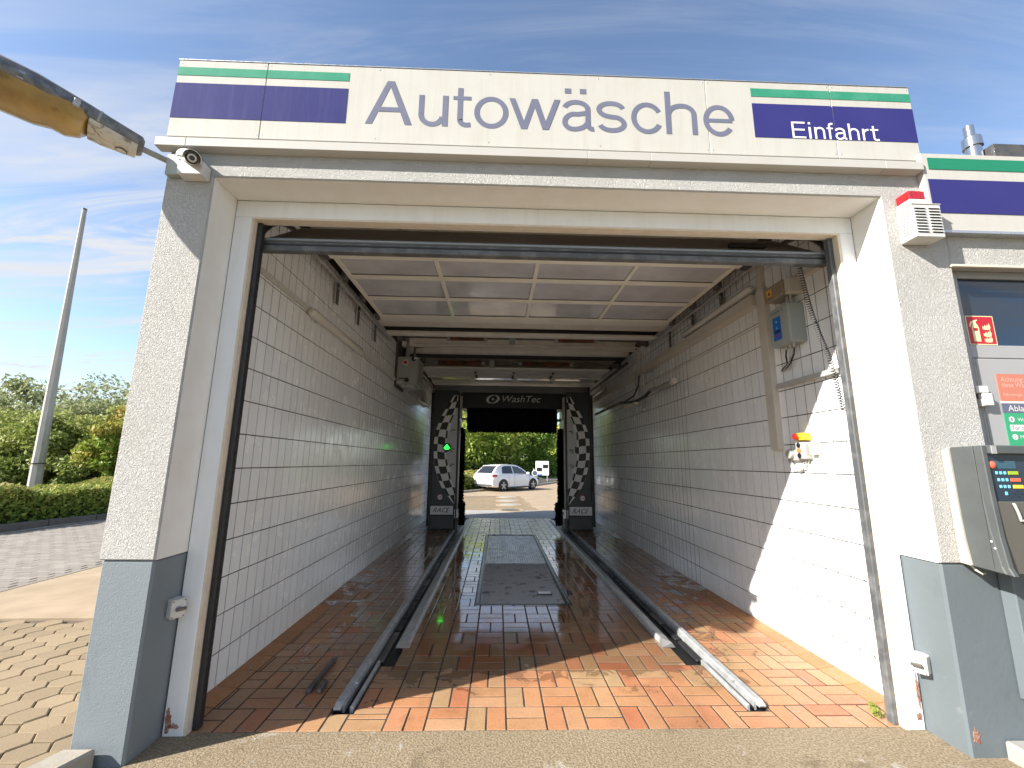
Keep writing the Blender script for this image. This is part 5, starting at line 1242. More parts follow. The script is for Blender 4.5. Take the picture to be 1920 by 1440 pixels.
for s in (-1, 1):
    X = lambda a: mir(a, s)
    cl = MB().box(X(-1.60), X(-1.00), GYF, 11.75, 0.06, 3.37).build('column', 'gantry_grey', ga, 0.02, seg=2)
    box('column_head', 'gantry_grey', cl, X(-1.602), X(-0.998), GYF-0.004, GYF-0.0005, 3.245, 3.368)
    box('foot', 'gantry_grey', cl, X(-1.595), X(-1.02), GYF-0.035, GYF-0.001, 0.045, 0.345, 0.01)
    pl = box('name_plate', 'flag_white', cl, X(-1.590), X(-1.040), GYF-0.030, GYF-0.001, 0.368, 0.575, 0.008)
    box('plate_edge', 'black', cl, X(-1.604), X(-1.028), GYF-0.026, GYF-0.0015, 0.350, 0.592)
    x0, x1 = sorted((X(-1.500), X(-1.130)))
    word('lettering', 'flag_black', pl, 'RACE', x0-0.02, x1-0.03, 0.425, y=GYF-0.0315, cap=0.105/capA, shear=0.45)
    # flag film: grey field inside, chequers along the curve
    n = 40; zz = [3.24-(3.24-0.63)*k/n for k in range(n+1)]
    poly = [(X(itp(OUT, z)), z) for z in zz] + [(X(-1.012), z) for z in zz[::-1]]
    sheet('flag_field', 'flag_grey', cl, poly, GYF-0.0005, 0.0012)
    R_ = 15; C_ = 2.6
    for r_ in range(R_):
        for c_ in range(3):
            def pt(u, v):
                z = 3.24-(3.24-0.63)*v - 0.035*math.sin(v*9+u*4.0)*u
                z = max(0.615, min(3.24, z))
                a, b = itp(OUT, z), itp(INN, z)+0.03; ww = max(b-a, 0.0)
                return (X(min(a + ww*u, -1.013)), z)
            u0, u1 = (c_-0.5)/1.75, (c_+0.5)/1.75
            u0, u1 = max(u0, 0), min(u1, 1.0 if (r_*7+c_) % 3 else 1.18)
            if u1-u0 < 0.03: continue
            v0, v1 = r_/R_, (r_+1)/R_
            q = [pt(u0, v0), pt((u0+u1)/2, v0), pt(u1, v0), pt(u1, v1), pt((u0+u1)/2, v1), pt(u0, v1)]
            sheet('chequer', 'flag_black' if (r_+c_) % 2 else 'flag_white', cl, q, GYF-0.0019, 0.0008)
    # clearance disc
    dx_ = X(-1.367)
    MB().lathe((dx_, GYF-0.0005, 0.772), (0, -1, 0), [(0, 0.072), (0.002, 0.072)], 24).build('limit_disc', 'sign_red', cl)
    MB().lathe((dx_, GYF-0.0027, 0.772), (0, -1, 0), [(0, 0.058), (0.001, 0.058)], 24).build('disc_face', 'letter_white', cl)
    word('numerals', 'flag_black', cl, '2.30', dx_-0.042, dx_+0.042, 0.756, y=GYF-0.0042, cap=0.034/capA)
    for q in (-1, 1):
        sheet('arrow_mark', 'flag_black', cl, [(dx_+q*0.070, 0.790), (dx_+q*0.048, 0.772), (dx_+q*0.070, 0.754)], GYF-0.0042)
    # spray nozzles
    for z in (2.345, 1.89, 1.52):
        nz = MB().lathe((X(-1.125), GYF-0.002, z), (0, -1, 0), [(0, 0.055), (0.03, 0.050), (0.045, 0.020)], 14).build('nozzle', 'alu', cl, smooth=True)
        MB().tube([(X(-1.06), GYF-0.02, z+0.03), (X(-1.16), GYF-0.05, z-0.02)], 0.014, 8).build('nozzle_arm', 'chrome', nz)
    # inner edge: guide posts
    box('guide_post', 'black', ga, X(-0.998), X(-0.965), GYF-0.01, GYF+0.10, 0.1, 3.3)
    MB().tube([(X(-0.945), GYF+0.02, 0.2), (X(-0.945), GYF+0.02, 2.62)], 0.012, 8).build('guide_rod', 'alu', ga)
    MB().tube([(X(-0.938), GYF+0.03, 2.65), (X(-0.938), GYF+0.03, 3.22)], 0.038, 10).build('lift_cylinder', 'grey_plastic', ga, smooth=True)
    MB().tube([(X(-1.615), GYF+0.02, 0.2), (X(-1.615), GYF+0.02, 3.3)], 0.014, 8).build('guide_rod', 'dark_steel', ga)
    MB().box(X(-1.68), X(-1.61), GYF+0.05, 11.7, 0.1, 3.3).build('side_cover', 'gantry_black', ga)
    MB().box(X(-1.02), X(-0.86), GYF+0.0, GYF+0.10, 0.28, 0.50).build('wheel_brush_drive', 'alu', ga, 0.01)
    MB().tube([(X(-0.90), GYF-0.10, 0.408), (X(-0.85), GYF-0.10, 0.408)], 0.03, 10).build('wheel_brush_axle', 'track_steel', ga)
    MB().box(X(-0.995), X(-0.93), GYF-0.03, GYF+0.3, 0.03, 0.30).build('running_gear', 'dark_steel', ga, 0.01)
# the green go light
sl_ = MB().lathe((-1.248, GYF-0.003, 1.95), (0, -1, 0), [(0, 0.105), (0.02, 0.100)], 24).build('signal_lamp', 'black', ga, smooth=True)
sheet('green_arrow', 'green_light', sl_, [(-1.33, 1.925), (-1.248, 2.025), (-1.166, 1.925), (-1.205, 1.925), (-1.205, 1.895), (-1.291, 1.895), (-1.291, 1.925)], GYF-0.0240)
# cross head with its maker's lettering
hd_ = MB().box(-0.964, 2*GXC+0.964, 10.72, 11.6, 2.95, 3.36).build('cross_head', 'gantry_black', ga, 0.03, seg=2)
YH = 10.7185
word('lettering', 'flag_grey', hd_, 'WashTec', 0.045, 1.045, 3.118, y=YH, cap=0.165/capA, shear=0.28)
def crescent(cx, cz, R, a0, a1, w0, w1, n=18):
    o_, i_ = [], []
    for k in range(n+1):
        t = k/n; a = math.radians(a0+(a1-a0)*t); w = w0*math.sin(math.pi*min(1, t*1.0))**0.8 + w1
        o_.append((cx+1.35*R*math.cos(a)+0.25*R*math.sin(a), cz+R*math.sin(a))); i_.append((cx+1.35*(R-w)*math.cos(a)+0.25*R*math.sin(a), cz+(R-w)*math.sin(a)))
    return o_ + i_[::-1]
sheet('emblem', 'flag_grey', hd_, crescent(-0.17, 3.185, 0.110, 75, 300, 0.045, 0.004), YH, 0.001)
sheet('emblem', 'flag_grey', hd_, crescent(-0.13, 3.185, 0.110, -110, 110, 0.045, 0.004), YH, 0.001)
MB().lathe((-0.150, YH, 3.185), (0, -1, 0), [(0, 0.030), (0.001, 0.030)], 16).build('emblem', 'flag_grey', hd_)
# brushes
rs = np.random.default_rng(5)
def bristles(name, c0, c1, r_in, r_out, n, wid, droop=0.0):
    c0, c1 = np.array(c0, float), np.array(c1, float); d = (c1-c0)/np.linalg.norm(c1-c0)
    u = np.array([0, 1., 0]) if abs(d[1]) < 0.9 else np.array([1., 0, 0]); u -= d*(u@d); u /= np.linalg.norm(u); w = np.cross(d, u)
    t = rs.random(n)[:, None]; a = rs.random(n)*2*np.pi
    rad = np.cos(a)[:, None]*u + np.sin(a)[:, None]*w; tan = -np.sin(a)[:, None]*u + np.cos(a)[:, None]*w
    L_ = (r_out*(0.80+0.22*rs.random(n)))[:, None]
    p0 = c0 + (c1-c0)*t + rad*r_in; p1 = c0 + (c1-c0)*t + rad*L_ + tan*rs.normal(size=(n, 1))*0.03 + d*rs.normal(size=(n, 1))*0.02
    p1[:, 2] -= droop*rs.random(n)
    e = d*wid
    V = np.stack([p0-e, p0+e, p1+e*1.5, p1-e*1.5], 1).reshape(-1, 3)
    return leaf_mesh(name, V, rs.random(n), 'bristle', ga, org=tuple(ORIGIN[ga.name]))
def brush_core(name, c0, c1, r): return MB().tube([c0, c1], r, 18).build(name, 'bristle', ga)
brush_core('roof_brush_core', (-0.80, 11.05, 2.70), (1.50, 11.05, 2.70), 0.30)
bristles('roof_brush', (-0.80, 11.05, 2.70), (1.50, 11.05, 2.70), 0.25, 0.345, 9000, 0.006)
MB().tube([(-0.955, 11.05, 2.70), (-0.81, 11.05, 2.70)], 0.035, 10).build('brush_shaft', 'alu', ga)
MB().tube([(1.51, 11.05, 2.70), (1.65, 11.05, 2.70)], 0.035, 10).build('brush_shaft', 'alu', ga)
for x in (-1.10, 1.79):
    brush_core('side_brush_core', (x, 11.3, 0.55), (x, 11.3, 2.45), 0.14)
    bristles('side_brush', (x, 11.3, 0.50), (x, 11.3, 2.50), 0.10, 0.24, 5000, 0.006, 0.10)
for x, sg_ in ((-0.83, 1), (1.46, -1)):
    brush_core('wheel_brush_core', (x-0.03, GYF-0.10, 0.408), (x+0.03, GYF-0.10, 0.408), 0.20)
    bristles('wheel_brush', (x-0.05, GYF-0.10, 0.408), (x+0.05, GYF-0.10, 0.408), 0.15, 0.265, 1600, 0.006)

# ------------------------------------------------------------------ beyond the exit
KERB = [(-10.55, 13.2), (-9.6, 16.0), (-7.0, 19.6), (-1.95, 22.9), (2.47, 30.0), (5.1, 36.0), (9.0, 41.0)]
yd = MB().prism([(-10.5, 13.2)] + KERB[1:] + [(60, 41), (60, 13.105), (-6.0, 13.105)], 'z', -0.3, -0.010).build('yard', 'concrete_beige'); tag(yd, kind='structure')
th = MB().box(-2.35, 3.1, BY+0.002, 15.0, -0.3, -0.003).build('threshold', 'concrete_grey'); tag(th, kind='structure')
# block paving of the yard, seen through the bay
mb = MB(); r2 = random.Random(8)
for j in range(0, 62):
    for i in range(0, 34):
        w, d = 0.20, 0.10
        x = -3.2 + i*w + (w/2 if j % 2 else 0); y = 15.02 + j*d
        if x > 1.25 - (y-15)*0.05: continue
        mb.box(x+0.006, x+w-0.006, y+0.004, y+d-0.006, -0.02, -0.004, r2.random())
o = mb.build('block_paving', 'paver', yd); o['kind'] = 'stuff'
for k, y in enumerate((15.0, 16.9, 18.7, 20.6)):
    o = thing('inspection_cover', (0.45, y, 0), 'pale round manhole cover in the yard, number %s from the exit' % ('one', 'two', 'three', 'four')[k], 'manhole cover', 'manhole covers beyond the exit')
    o['label'] = ['pale manhole cover nearest the exit threshold with a dark patch', 'second pale manhole cover from the exit threshold', 'third pale manhole cover from the exit threshold', 'farthest pale manhole cover, just before the white car'][k]
    MB().lathe((0.45, y, -0.004), (0, 0, 1), [(0, 0.52), (0.012, 0.50)], 24).build('ring', 'concrete_beige', o)
    MB().lathe((0.45, y, 0.0082), (0, 0, 1), [(0, 0.33), (0.008, 0.32)], 24).build('lid', 'kerb_dark' if k == 0 else 'concrete_grey', o)
kk = thing('kerb', (-2, 22.9, 0), 'worn kerb curving round the yard behind the white car', 'kerb')
for (x0, y0), (x1, y1) in zip(KERB, KERB[1:]):
    L_ = math.hypot(x1-x0, y1-y0); n = max(1, int(L_/1.0)); dx_, dy_ = (x1-x0)/L_, (y1-y0)/L_
    for k in range(n):
        a0, a1 = k*L_/n, (k+1)*L_/n-0.012
        P = lambda a, o_: (x0+dx_*a-dy_*o_, y0+dy_*a+dx_*o_)
        MB().prism([P(a0, 0), P(a1, 0), P(a1, 0.14), P(a0, 0.14)], 'z', -0.1, 0.11).build('kerb_stone', 'kerb', kk, 0.012)
v = [(3.0, 47, 0.0), (60, 47, 0.0), (60, 80, 2.2), (-6.0, 80, 2.2), (-6.0, 50, 0.0)]
lw = MB().add(v, [(0, 1, 2, 3, 4)]).build('lawn', 'lawn'); tag(lw, kind='structure')
rd2 = MB().box(2.6, 60, 41.2, 46.8, -0.3, -0.02).build('road', 'asphalt'); tag(rd2, kind='structure')
for x in (6, 12, 18): 
    MB().box(x, x+3, 43.9, 44.05, -0.019, -0.015).build('marking', 'letter_white', rd2)

# ------------------------------------------------------------------ trees, hedge, shrubs
def tree(name, label, x, y, z, h, rx, rz, m, seed, trunk_h, leaves, size, lean=0.0, group=None, stems=1, clumps=34, low=0.0):
    q = np.random.default_rng(seed); t = thing(name, (x, y, z), label, 'tree', group)
    cz = z + h - rz
    r3 = random.Random(seed)
    for s in range(stems):
        a = r3.uniform(0, 6.28); sp = 0.0 if stems == 1 else 0.18*rx
        bx, by = x + sp*math.cos(a), y + sp*math.sin(a)
        tip = Vector((x + rx*0.35*math.cos(a)*(0.4 if stems == 1 else 1), y + rx*0.3*math.sin(a), cz + rz*0.45))
        r0 = h*0.020/(stems**0.5)
        mid = Vector((bx, by, z)).lerp(tip, 0.5) + Vector((r3.uniform(-.1, .1)*rx, r3.uniform(-.1, .1)*rx, 0))
        MB().tube([(bx, by, z-0.1), (bx+lean*0.2, by, z+trunk_h*0.6), tuple(mid), tuple(tip)], [r0*1.25, r0, r0*0.7, r0*0.15], 7).build('trunk', 'bark', t, smooth=True)
        for k in range(5):
            b = r3.uniform(0, 6.28); st = Vector((bx, by, z)).lerp(mid, r3.uniform(0.55, 1.0)); e = Vector((x + rx*0.75*math.cos(b), y + rx*0.75*math.sin(b), cz + rz*r3.uniform(-0.35, 0.55)))
            MB().tube([tuple(st), tuple(st.lerp(e, 0.5)+Vector((0, 0, -0.04*h))), tuple(e)], [r0*0.5, r0*0.32, r0*0.08], 5).build('limb', 'bark', t, smooth=True)
    C = []; R = []; T = []
    for k in range(clumps):
        d = q.normal(size=3); d /= np.linalg.norm(d); rad = q.random()**0.4*0.92
        p = np.array([x, y, cz]) + d*rad*np.array([rx, rx, rz])
        if p[2] < z + low: p[2] = z + low + q.random()*0.3*rz
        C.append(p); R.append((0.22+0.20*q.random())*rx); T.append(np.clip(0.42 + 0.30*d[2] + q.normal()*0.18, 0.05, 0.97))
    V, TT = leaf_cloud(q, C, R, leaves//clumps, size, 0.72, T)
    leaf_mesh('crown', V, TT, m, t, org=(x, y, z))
    return t
# left of the hall
G1 = 'trees behind the hedge'
tree('willow_tree', 'tall pale willow crown just left of the mast', -24.2, 22.0, -0.3, 6.1, 2.2, 2.5, 'leaf_pale', 21, 2.2, 13260, 0.090, group=G1, stems=3, clumps=46)
tree('willow_tree', 'tall willow whose rounded crown rises behind the orange maple', -19.4, 22.5, -0.3, 6.4, 2.8, 2.7, 'leaf_pale', 22, 2.2, 16575, 0.090, group=G1, stems=3, clumps=52)
tree('willow_tree', 'bushy olive willow at the picture edge with a bare dark stem', -20.6, 17.2, -0.2, 4.2, 2.1, 2.0, 'leaf_olive', 23, 1.6, 16575, 0.082, group=G1, stems=2, clumps=44, low=0.6)
tree('willow_tree', 'bushy olive willow right behind the mast', -17.6, 17.6, -0.2, 4.1, 1.9, 1.95, 'leaf_olive', 24, 1.5, 16575, 0.078, group=G1, stems=3, clumps=44, low=0.4)
tree('willow_tree', 'olive willow between the mast and the orange maple', -15.5, 17.4, -0.2, 4.1, 1.7, 1.95, 'leaf_olive', 25, 1.4, 15300, 0.078, group=G1, stems=3, clumps=40, low=0.4)
tree('willow_tree', 'dense green willow filling the gap behind the mast', -23.5, 25.5, -0.3, 5.6, 3.0, 2.4, 'leaf_green', 26, 1.8, 17850, 0.103, group=G1, stems=3, clumps=44, low=0.3)
tree('willow_tree', 'wide olive willow far behind at the picture edge', -29.0, 24.5, -0.3, 5.6, 3.2, 2.4, 'leaf_olive', 27, 1.8, 17850, 0.103, group=G1, stems=3, clumps=44, low=0.3)
tree('willow_tree', 'dense olive willow behind the orange maple near the hall corner', -19.0, 26.0, -0.3, 5.6, 3.2, 2.4, 'leaf_green', 28, 1.8, 17850, 0.103, group=G1, stems=3, clumps=44, low=0.3)
tree('willow_tree', 'olive willow behind the hall corner, next to the maple', -14.5, 27.5, -0.3, 5.0, 3.0, 2.4, 'leaf_olive', 61, 1.8, 7000, 0.12, group=G1, stems=3, clumps=50, low=0.3)
tree('willow_tree', 'green willow behind the hall, second from the maple', -9.5, 31.0, -0.3, 5.2, 3.2, 2.5, 'leaf_green', 62, 1.8, 7000, 0.12, group=G1, stems=3, clumps=50, low=0.3)
tree('maple_tree', 'small maple turning orange beside the hall corner', -12.45, 14.6, -0.1, 3.45, 1.10, 1.30, 'leaf_autumn', 29, 1.1, 13260, 0.073, group=G1, stems=2, clumps=40, low=0.75)
def hedge(name, label, path, width, h, m, n, size, seed, cat='hedge', group=None):
    q = np.random.default_rng(seed); x0, y0 = path[0]
    t = thing(name, (x0, y0, 0), label, cat, group)
    P = np.array(path); seg = np.linalg.norm(np.diff(P, axis=0), axis=1); cum = np.concatenate([[0], np.cumsum(seg)])
    s_ = q.random(n)*cum[-1]; k = np.clip(np.searchsorted(cum, s_)-1, 0, len(seg)-1); f = (s_-cum[k])/seg[k]
    base = P[k] + (P[k+1]-P[k])*f[:, None]; d = (P[k+1]-P[k])/seg[k][:, None]; nr = np.stack([-d[:, 1], d[:, 0]], 1)
    hh = h*(0.90 + 0.10*np.sin(s_*1.7+1) + 0.06*np.sin(s_*4.3))
    u = (q.random(n)-0.5)*width; top = q.random(n) < 0.45
    zz = np.where(top, hh*(0.86+0.20*q.random(n)), hh*q.random(n)**0.8)
    u = np.where(top, u, np.sign(u)*width*(0.40+0.16*q.random(n)))
    c = np.stack([base[:, 0]+nr[:, 0]*u, base[:, 1]+nr[:, 1]*u, zz], 1)
    a = q.normal(size=(n, 3)); a[:, 2] = np.abs(a[:, 2])*0.8; a /= np.linalg.norm(a, axis=1)[:, None]
    b = q.normal(size=(n, 3)); b -= (b*a).sum(1)[:, None]*a; b /= np.linalg.norm(b, axis=1)[:, None]
    s2 = size*(0.6+0.9*q.random(n))[:, None]; a *= s2; b *= s2*0.5
    V = np.stack([c-a*0.3, c-b, c+a*1.4, c+b], 1).reshape(-1, 3)
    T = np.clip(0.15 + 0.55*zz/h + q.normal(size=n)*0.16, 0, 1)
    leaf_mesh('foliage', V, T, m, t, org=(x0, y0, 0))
    mb = MB()
    for (xa, ya), (xb, yb) in zip(path, path[1:]):
        L_ = math.hypot(xb-xa, yb-ya); ex, ey = -(yb-ya)/L_*width*0.36, (xb-xa)/L_*width*0.36
        mb.add([(xa-ex, ya-ey, -0.1), (xb-ex, yb-ey, -0.1), (xb+ex, yb+ey, -0.1), (xa+ex, ya+ey, -0.1), (xa-ex, ya-ey, h*0.78), (xb-ex, yb-ey, h*0.78), (xb+ex, yb+ey, h*0.78), (xa+ex, ya+ey, h*0.78)],
               [(0, 3, 2, 1), (4, 5, 6, 7), (0, 1, 5, 4), (1, 2, 6, 5), (2, 3, 7, 6), (3, 0, 4, 7)])
    mb.build('branches', 'soil', t)
    return t
hedge('clipped_hedge', 'long clipped hedge with reddish tips in front of the mast', [(-12.75, 6.0), (-12.35, 9.0), (-11.75, 12.0), (-11.15, 15.0)], 1.5, 0.92, 'leaf_hedge', 26000, 0.055, 41)
fp = thing('flag_mast', (-14.35, 14.0, -0.1), 'tall tapering grey mast standing behind the clipped hedge', 'mast')
MB().tube([(-14.35, 14.0, -0.1), (-14.40, 14.0, 1.6)], [0.165, 0.155], 8).build('base_section', 'pole', fp)
MB().tube([(-14.40, 14.0, 1.601), (-14.63, 14.0, 10.15)], [0.150, 0.062], 8).build('shaft', 'pole', fp)
MB().tube([(-14.63, 14.0, 10.151), (-14.632, 14.0, 10.20)], [0.070, 0.066], 8).build('cap', 'dark_steel', fp)
MB().tube([(-14.39, 14.0, 1.40), (-14.391, 14.0, 1.43)], [0.172, 0.172], 8).build('strap', 'rubber', fp)
# beyond the exit
G2 = 'trees beyond the exit'
tree('lime_tree', 'yellow green tree behind the gantry column with the green arrow', -5.2, 44.0, 0, 7.6, 3.8, 3.6, 'leaf_yellow', 51, 1.6, 10000, 0.17, group=G2, clumps=80, low=0.3)
tree('lime_tree', 'broad yellow green tree behind the white car', -0.6, 47.0, 0, 7.8, 4.2, 3.7, 'leaf_yellow', 52, 1.8, 12000, 0.17, group=G2, clumps=90, low=0.3)
tree('lime_tree', 'darker green tree behind the info board', 4.0, 49.5, 0.1, 7.6, 2.9, 3.4, 'leaf_green', 53, 2.0, 9000, 0.16, group=G2, clumps=70, low=0.9)
tree('lime_tree', 'loose yellow tree beside the black side brush', 9.6, 54.0, 0.3, 7.0, 3.2, 3.3, 'leaf_yellow', 54, 1.8, 8000, 0.17, group=G2, clumps=60, low=0.4)
tree('lime_tree', 'dense green tree in the second row behind the white car', -3.0, 56.0, 0.3, 9.5, 5.0, 4.6, 'leaf_green', 55, 2.0, 8000, 0.24, group=G2, clumps=44, low=0.8)
tree('lime_tree', 'tall green tree far back behind the info board', 6.3, 66.0, 0.6, 6.5, 4.4, 3.2, 'leaf_green', 56, 1.6, 8000, 0.24, group=G2, clumps=44, low=0.6)
hedge('shrub_row', 'loose green shrubs behind the yard kerb beside the white car', [(-6.5, 22.4), (-3.6, 24.4), (-1.5, 26.6), (-0.3, 29.0)], 2.2, 0.95, 'leaf_hedge', 9000, 0.10, 42, 'shrub')
hedge('shrub_row', 'dark undergrowth at the foot of the trees beyond the exit', [(-9.0, 43.0), (-3.0, 45.5), (2.0, 48.5), (8.0, 53.0), (16, 55)], 2.5, 1.9, 'leaf_green', 9000, 0.20, 43, 'shrub')

# ------------------------------------------------------------------ board, road sign, mound beyond the exit
ib = thing('info_board', (4.0, 40.0, 0), 'white information board with two dark squares across the road', 'board')
bx0, bx1, bz0, bz1 = 3.52, 4.75, 0.45, 1.76; YB = 40.0
box('board', 'letter_white', ib, bx0, bx1, YB, YB+0.10, bz0, bz1, 0.02)
box('dark_square', 'flag_black', ib, bx0+0.10, bx0+0.58, YB-0.01, YB-0.001, bz0+0.38, bz0+0.72)
box('dark_square', 'flag_black', ib, bx0+0.66, bx1-0.08, YB-0.01, YB-0.001, bz0+0.66, bz0+1.0)
box('blue_strip', 'blue_label', ib, bx0+0.10, bx0+0.60, YB-0.01, YB-0.001, bz0+0.02, bz0+0.12)
for x in (bx0+0.15, bx1-0.15): MB().tube([(x, YB+0.05, -0.05), (x, YB+0.05, bz0)], 0.04, 8).build('post', 'pole', ib)
ts = thing('traffic_sign', (3.15, 37.6, 0), 'small round blue traffic sign on a low post beside the board', 'traffic sign')
MB().tube([(3.15, 37.6, -0.05), (3.15, 37.6, 1.1)], 0.035, 8).build('post', 'letter_white', ts)
MB().lathe((3.22, 37.55, 0.72), (0, -1, 0), [(0, 0.26), (0.02, 0.26)], 20).build('plate', 'letter_white', ts)
MB().lathe((3.22, 37.525, 0.72), (0, -1, 0), [(0, 0.20), (0.006, 0.20)], 20).build('blue_face', 'poster_blue', ts)
pts = [(2.55, 0.0), (2.62, 0.22), (2.85, 0.42), (3.15, 0.50), (3.55, 0.42), (3.95, 0.18), (4.2, 0.0)]
mo = MB().prism(pts, 'y', 34.6, 35.4).build('dark_mound', 'asphalt', None, 0.03, org=(3.3, 35, 0)); tag(mo, 'low dark humped kerb island in front of the info board', 'kerb island')
uc = MB().box(-2.75, -2.15, 33.0, 33.4, 0, 0.95).build('utility_cabinet', 'poster_red', None, 0.04, org=(-2.4, 33.2, 0)); tag(uc, 'small pale red utility cabinet among the shrubs', 'cabinet')

# ------------------------------------------------------------------ the white hatchback
cr = thing('parked_car', (0, 0, 0), 'white five-door hatchback with dark wheels standing beyond the exit', 'car')
ORIGIN[cr.name] = Vector((0, 0, 0))
LEN = 4.26
# stations along the car, rear to front: x, half width, sill z, belt z, nose/tail tuck
st_ = [(-2.13, 0.70, 0.42, 0.86), (-2.10, 0.80, 0.32, 0.92), (-1.98, 0.86, 0.24, 0.97), (-1.55, 0.89, 0.20, 0.985), (-0.8, 0.895, 0.19, 0.96), (0.0, 0.895, 0.19, 0.935), (0.75, 0.89, 0.19, 0.90), (1.25, 0.885, 0.20, 0.85), (1.70, 0.85, 0.22, 0.77), (1.98, 0.76, 0.27, 0.69), (2.10, 0.62, 0.34, 0.60), (2.13, 0.50, 0.40, 0.54)]
rings = []
for x, w, z0, z1 in st_:
    zm = z0 + (z1-z0)*0.55
    half = [(w*0.90, z0), (w*0.985, z0+0.06), (w, zm), (w*0.985, z1-0.10), (w*0.93, z1-0.015), (w*0.80, z1)]
    rings.append([Vector((x, y, z)) for y, z in half] + [Vector((x, -y, z)) for y, z in half[::-1]])
loft(rings, 'body', 'car_white', cr, smooth=True)
roofp = [(-2.05, 0.93, 0.96, 0.74), (-1.80, 1.17, 1.19, 0.66), (-1.50, 1.405, 1.42, 0.57), (-1.15, 1.465, 1.475, 0.55), (-0.5, 1.49, 1.50, 0.56), (0.05, 1.465, 1.475, 0.57), (0.35, 1.37, 1.38, 0.60), (0.75, 1.16, 1.165, 0.66), (1.12, 0.90, 0.905, 0.74)]
rings = []
for x, ze, zc_, wr in roofp:
    wb = 0.80 if x > -1.7 else 0.76
    zb = 0.86 if x > 0.5 else 0.93
    wbm = wb - (wb-wr)*0.5
    rings.append([Vector((x, wb, zb)), Vector((x, wbm, (zb+ze)/2)), Vector((x, wr, ze-0.01)), Vector((x, wr*0.55, zc_)), Vector((x, -wr*0.55, zc_)), Vector((x, -wr, ze-0.01)), Vector((x, -wbm, (zb+ze)/2)), Vector((x, -wb, zb))])
loft(rings, 'cabin', 'car_white', cr, smooth=True)
def side_quad(name, m, pts, s):
    """pts (x, z) on the cabin flank"""
    v = []
    for x, z in pts:
        t = (z-0.93)/0.52; w = 0.80-(0.80-0.565)*t
        v.append((x, s*(w+0.012), z))
    return MB().add(v + [(a, b-s*0.02, c) for a, b, c in v], [tuple(range(len(v))), tuple(range(2*len(v)-1, len(v)-1, -1))] + [(i, (i+1) % len(v), len(v)+(i+1) % len(v), len(v)+i) for i in range(len(v))]).build(name, m, cr)
for s in (-1, 1):
    side_quad('rear_window', 'car_glass', [(-1.33, 0.985), (-0.42, 0.975), (-0.42, 1.40), (-0.95, 1.395), (-1.20, 1.33)], s)
    side_quad('front_window', 'car_glass_light', [(-0.34, 0.975), (0.86, 0.955), (0.45, 1.22), (0.12, 1.36), (-0.34, 1.40)], s)
    for xw in (-1.32, 1.30):
        wh = thing('wheel', (xw, s*0.80, 0.315), None, None); wh.parent = cr
        ORIGIN[wh.name] = Vector((0, 0, 0)); wh.location = (0, 0, 0)
        MB().lathe((xw, s*0.70, 0.315), (0, s, 0), [(0, 0.25), (0.0, 0.30), (0.02, 0.315), (0.18, 0.315), (0.20, 0.30), (0.205, 0.225)], 28).build('tyre', 'tyre', wh, smooth=True)
        MB().lathe((xw, s*0.896, 0.315), (0, s, 0), [(0, 0.225), (0.008, 0.215), (0.010, 0.205)], 28).build('rim', 'black', wh)
        for k in range(5):
            a = 2*math.pi*k/5+0.3; u = Vector((math.cos(a), 0, math.sin(a)))
            MB().obox(Vector((xw, s*0.910, 0.315))+u*0.115, u, (0, 1, 0), u.cross(Vector((0, 1, 0))), 0.095, 0.006, 0.022).build('spoke', 'alu', wh)
        n = 18
        arch = [(xw+0.385*math.cos(math.pi*k/n), 0.315+0.37*math.sin(math.pi*k/n)) for k in range(n+1)] + [(xw-0.355, 0.315), (xw-0.355, 0.20), (xw+0.355, 0.20), (xw+0.355, 0.315)]
        MB().prism(arch, 'y', s*0.78, s*0.899).build('wheel_arch', 'tyre', cr)
    MB().box(-1.0, 0.98, s*0.80, s*0.902, 0.16, 0.235).build('side_skirt', 'sill_dark', cr, 0.02)
    tl = MB().prism([(-2.125, 0.80), (-2.09, 0.945), (-1.78, 0.925), (-1.80, 0.80)], 'y', s*0.62, s*0.880).build('tail_lamp', 'tail_red', cr, 0.03)
    MB().box(1.62, 2.03, s*0.56, s*0.815, 0.60, 0.70).build('headlamp', 'glass_dark', cr, 0.03)
    MB().obox((0.72, s*0.98, 0.985), (1, 0, 0), (0, 1, 0), (0, 0, 1), 0.06, 0.10, 0.065).build('mirror', 'car_white', cr, 0.03)
    for x in (-0.78, 0.22): MB().box(x-0.09, x+0.09, s*0.895, s*0.915, 0.855, 0.882).build('door_handle', 'car_white', cr, 0.008)
    for x in (-0.86, -0.37, 0.98): MB().box(x-0.004, x+0.004, s*0.890, s*0.8985, 0.28, 0.93).build('door_gap', 'sill_dark', cr)
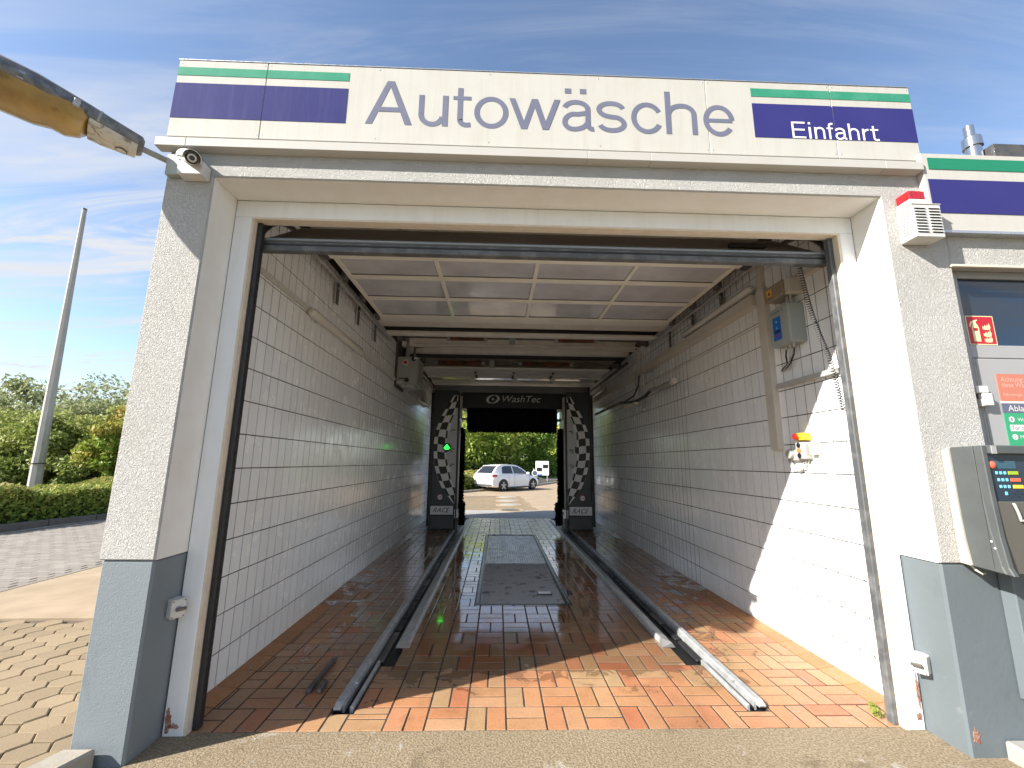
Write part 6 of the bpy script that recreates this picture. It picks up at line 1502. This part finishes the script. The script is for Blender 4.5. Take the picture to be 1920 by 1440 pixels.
MB().add([(-2.030, 0.60, 1.000), (-2.030, -0.60, 1.000), (-1.585, -0.50, 1.375), (-1.585, 0.50, 1.375)], [(0, 1, 2, 3)]).build('rear_screen', 'car_glass', cr)
MB().obox((-1.55, 0, 1.415), (0.95, 0, 0.14), (0, 1, 0), (-0.14, 0, 0.95), 0.09, 0.50, 0.014).build('roof_spoiler', 'car_white', cr, 0.012)
MB().box(-2.155, -2.05, -0.72, 0.72, 0.30, 0.40).build('bumper_insert', 'sill_dark', cr, 0.02)
MB().box(-2.150, -2.125, -0.26, 0.26, 0.56, 0.67).build('number_plate', 'letter_white', cr)
for y in (-0.45, 0.45): MB().tube([(-2.12, y, 0.27), (-2.19, y, 0.27)], 0.04, 10).build('exhaust', 'alu', cr)
CARP = (0.62, 26.1); CARA = math.radians(46)
cr.location = (CARP[0], CARP[1], 0.0); cr.rotation_euler = (0, 0, CARA)

# ------------------------------------------------------------------ litter on the bay floor
r5 = random.Random(12)
for k, (x, y) in enumerate(((2.05, 4.30), (2.18, 4.12), (2.27, 3.98), (2.02, 4.02), (2.36, 4.45), (2.53, 3.02), (2.56, 3.10))):
    a = r5.uniform(0, 6.28); c, s = math.cos(a), math.sin(a); L_ = r5.uniform(0.012, 0.022)
    pts = [(-1, 0, 0.0), (-0.2, 0.5, 0.25), (0.8, 0.35, 0.1), (1.0, 0, 0.35), (0.7, -0.4, 0.15), (-0.3, -0.45, 0.3)]
    v = [(x+L_*(c*p-s*q), y+L_*(s*p+c*q), 0.003+L_*w) for p, q, w in pts]
    o = MB().add(v, [(0, 1, 2, 3), (0, 3, 4, 5)]).build('fallen_leaf', 'leaf_litter', None, org=(x, y, 0))
    tag(o, 'small dry leaf fragment on the bricks beside the sunward wheel track', 'leaf', 'leaf litter on the bay floor')
wd = thing('weed_tuft', (2.50, 3.02, 0), 'small yellow green weed in the joint beside the jamb', 'weed')
V, T = leaf_cloud(np.random.default_rng(77), [np.array([2.50, 3.03, 0.02]), np.array([2.545, 3.12, 0.018])], [0.035, 0.028], 40, 0.014, 0.7, [0.5, 0.6])
leaf_mesh('foliage', V, T, 'leaf_hedge', wd, org=(2.50, 3.02, 0))
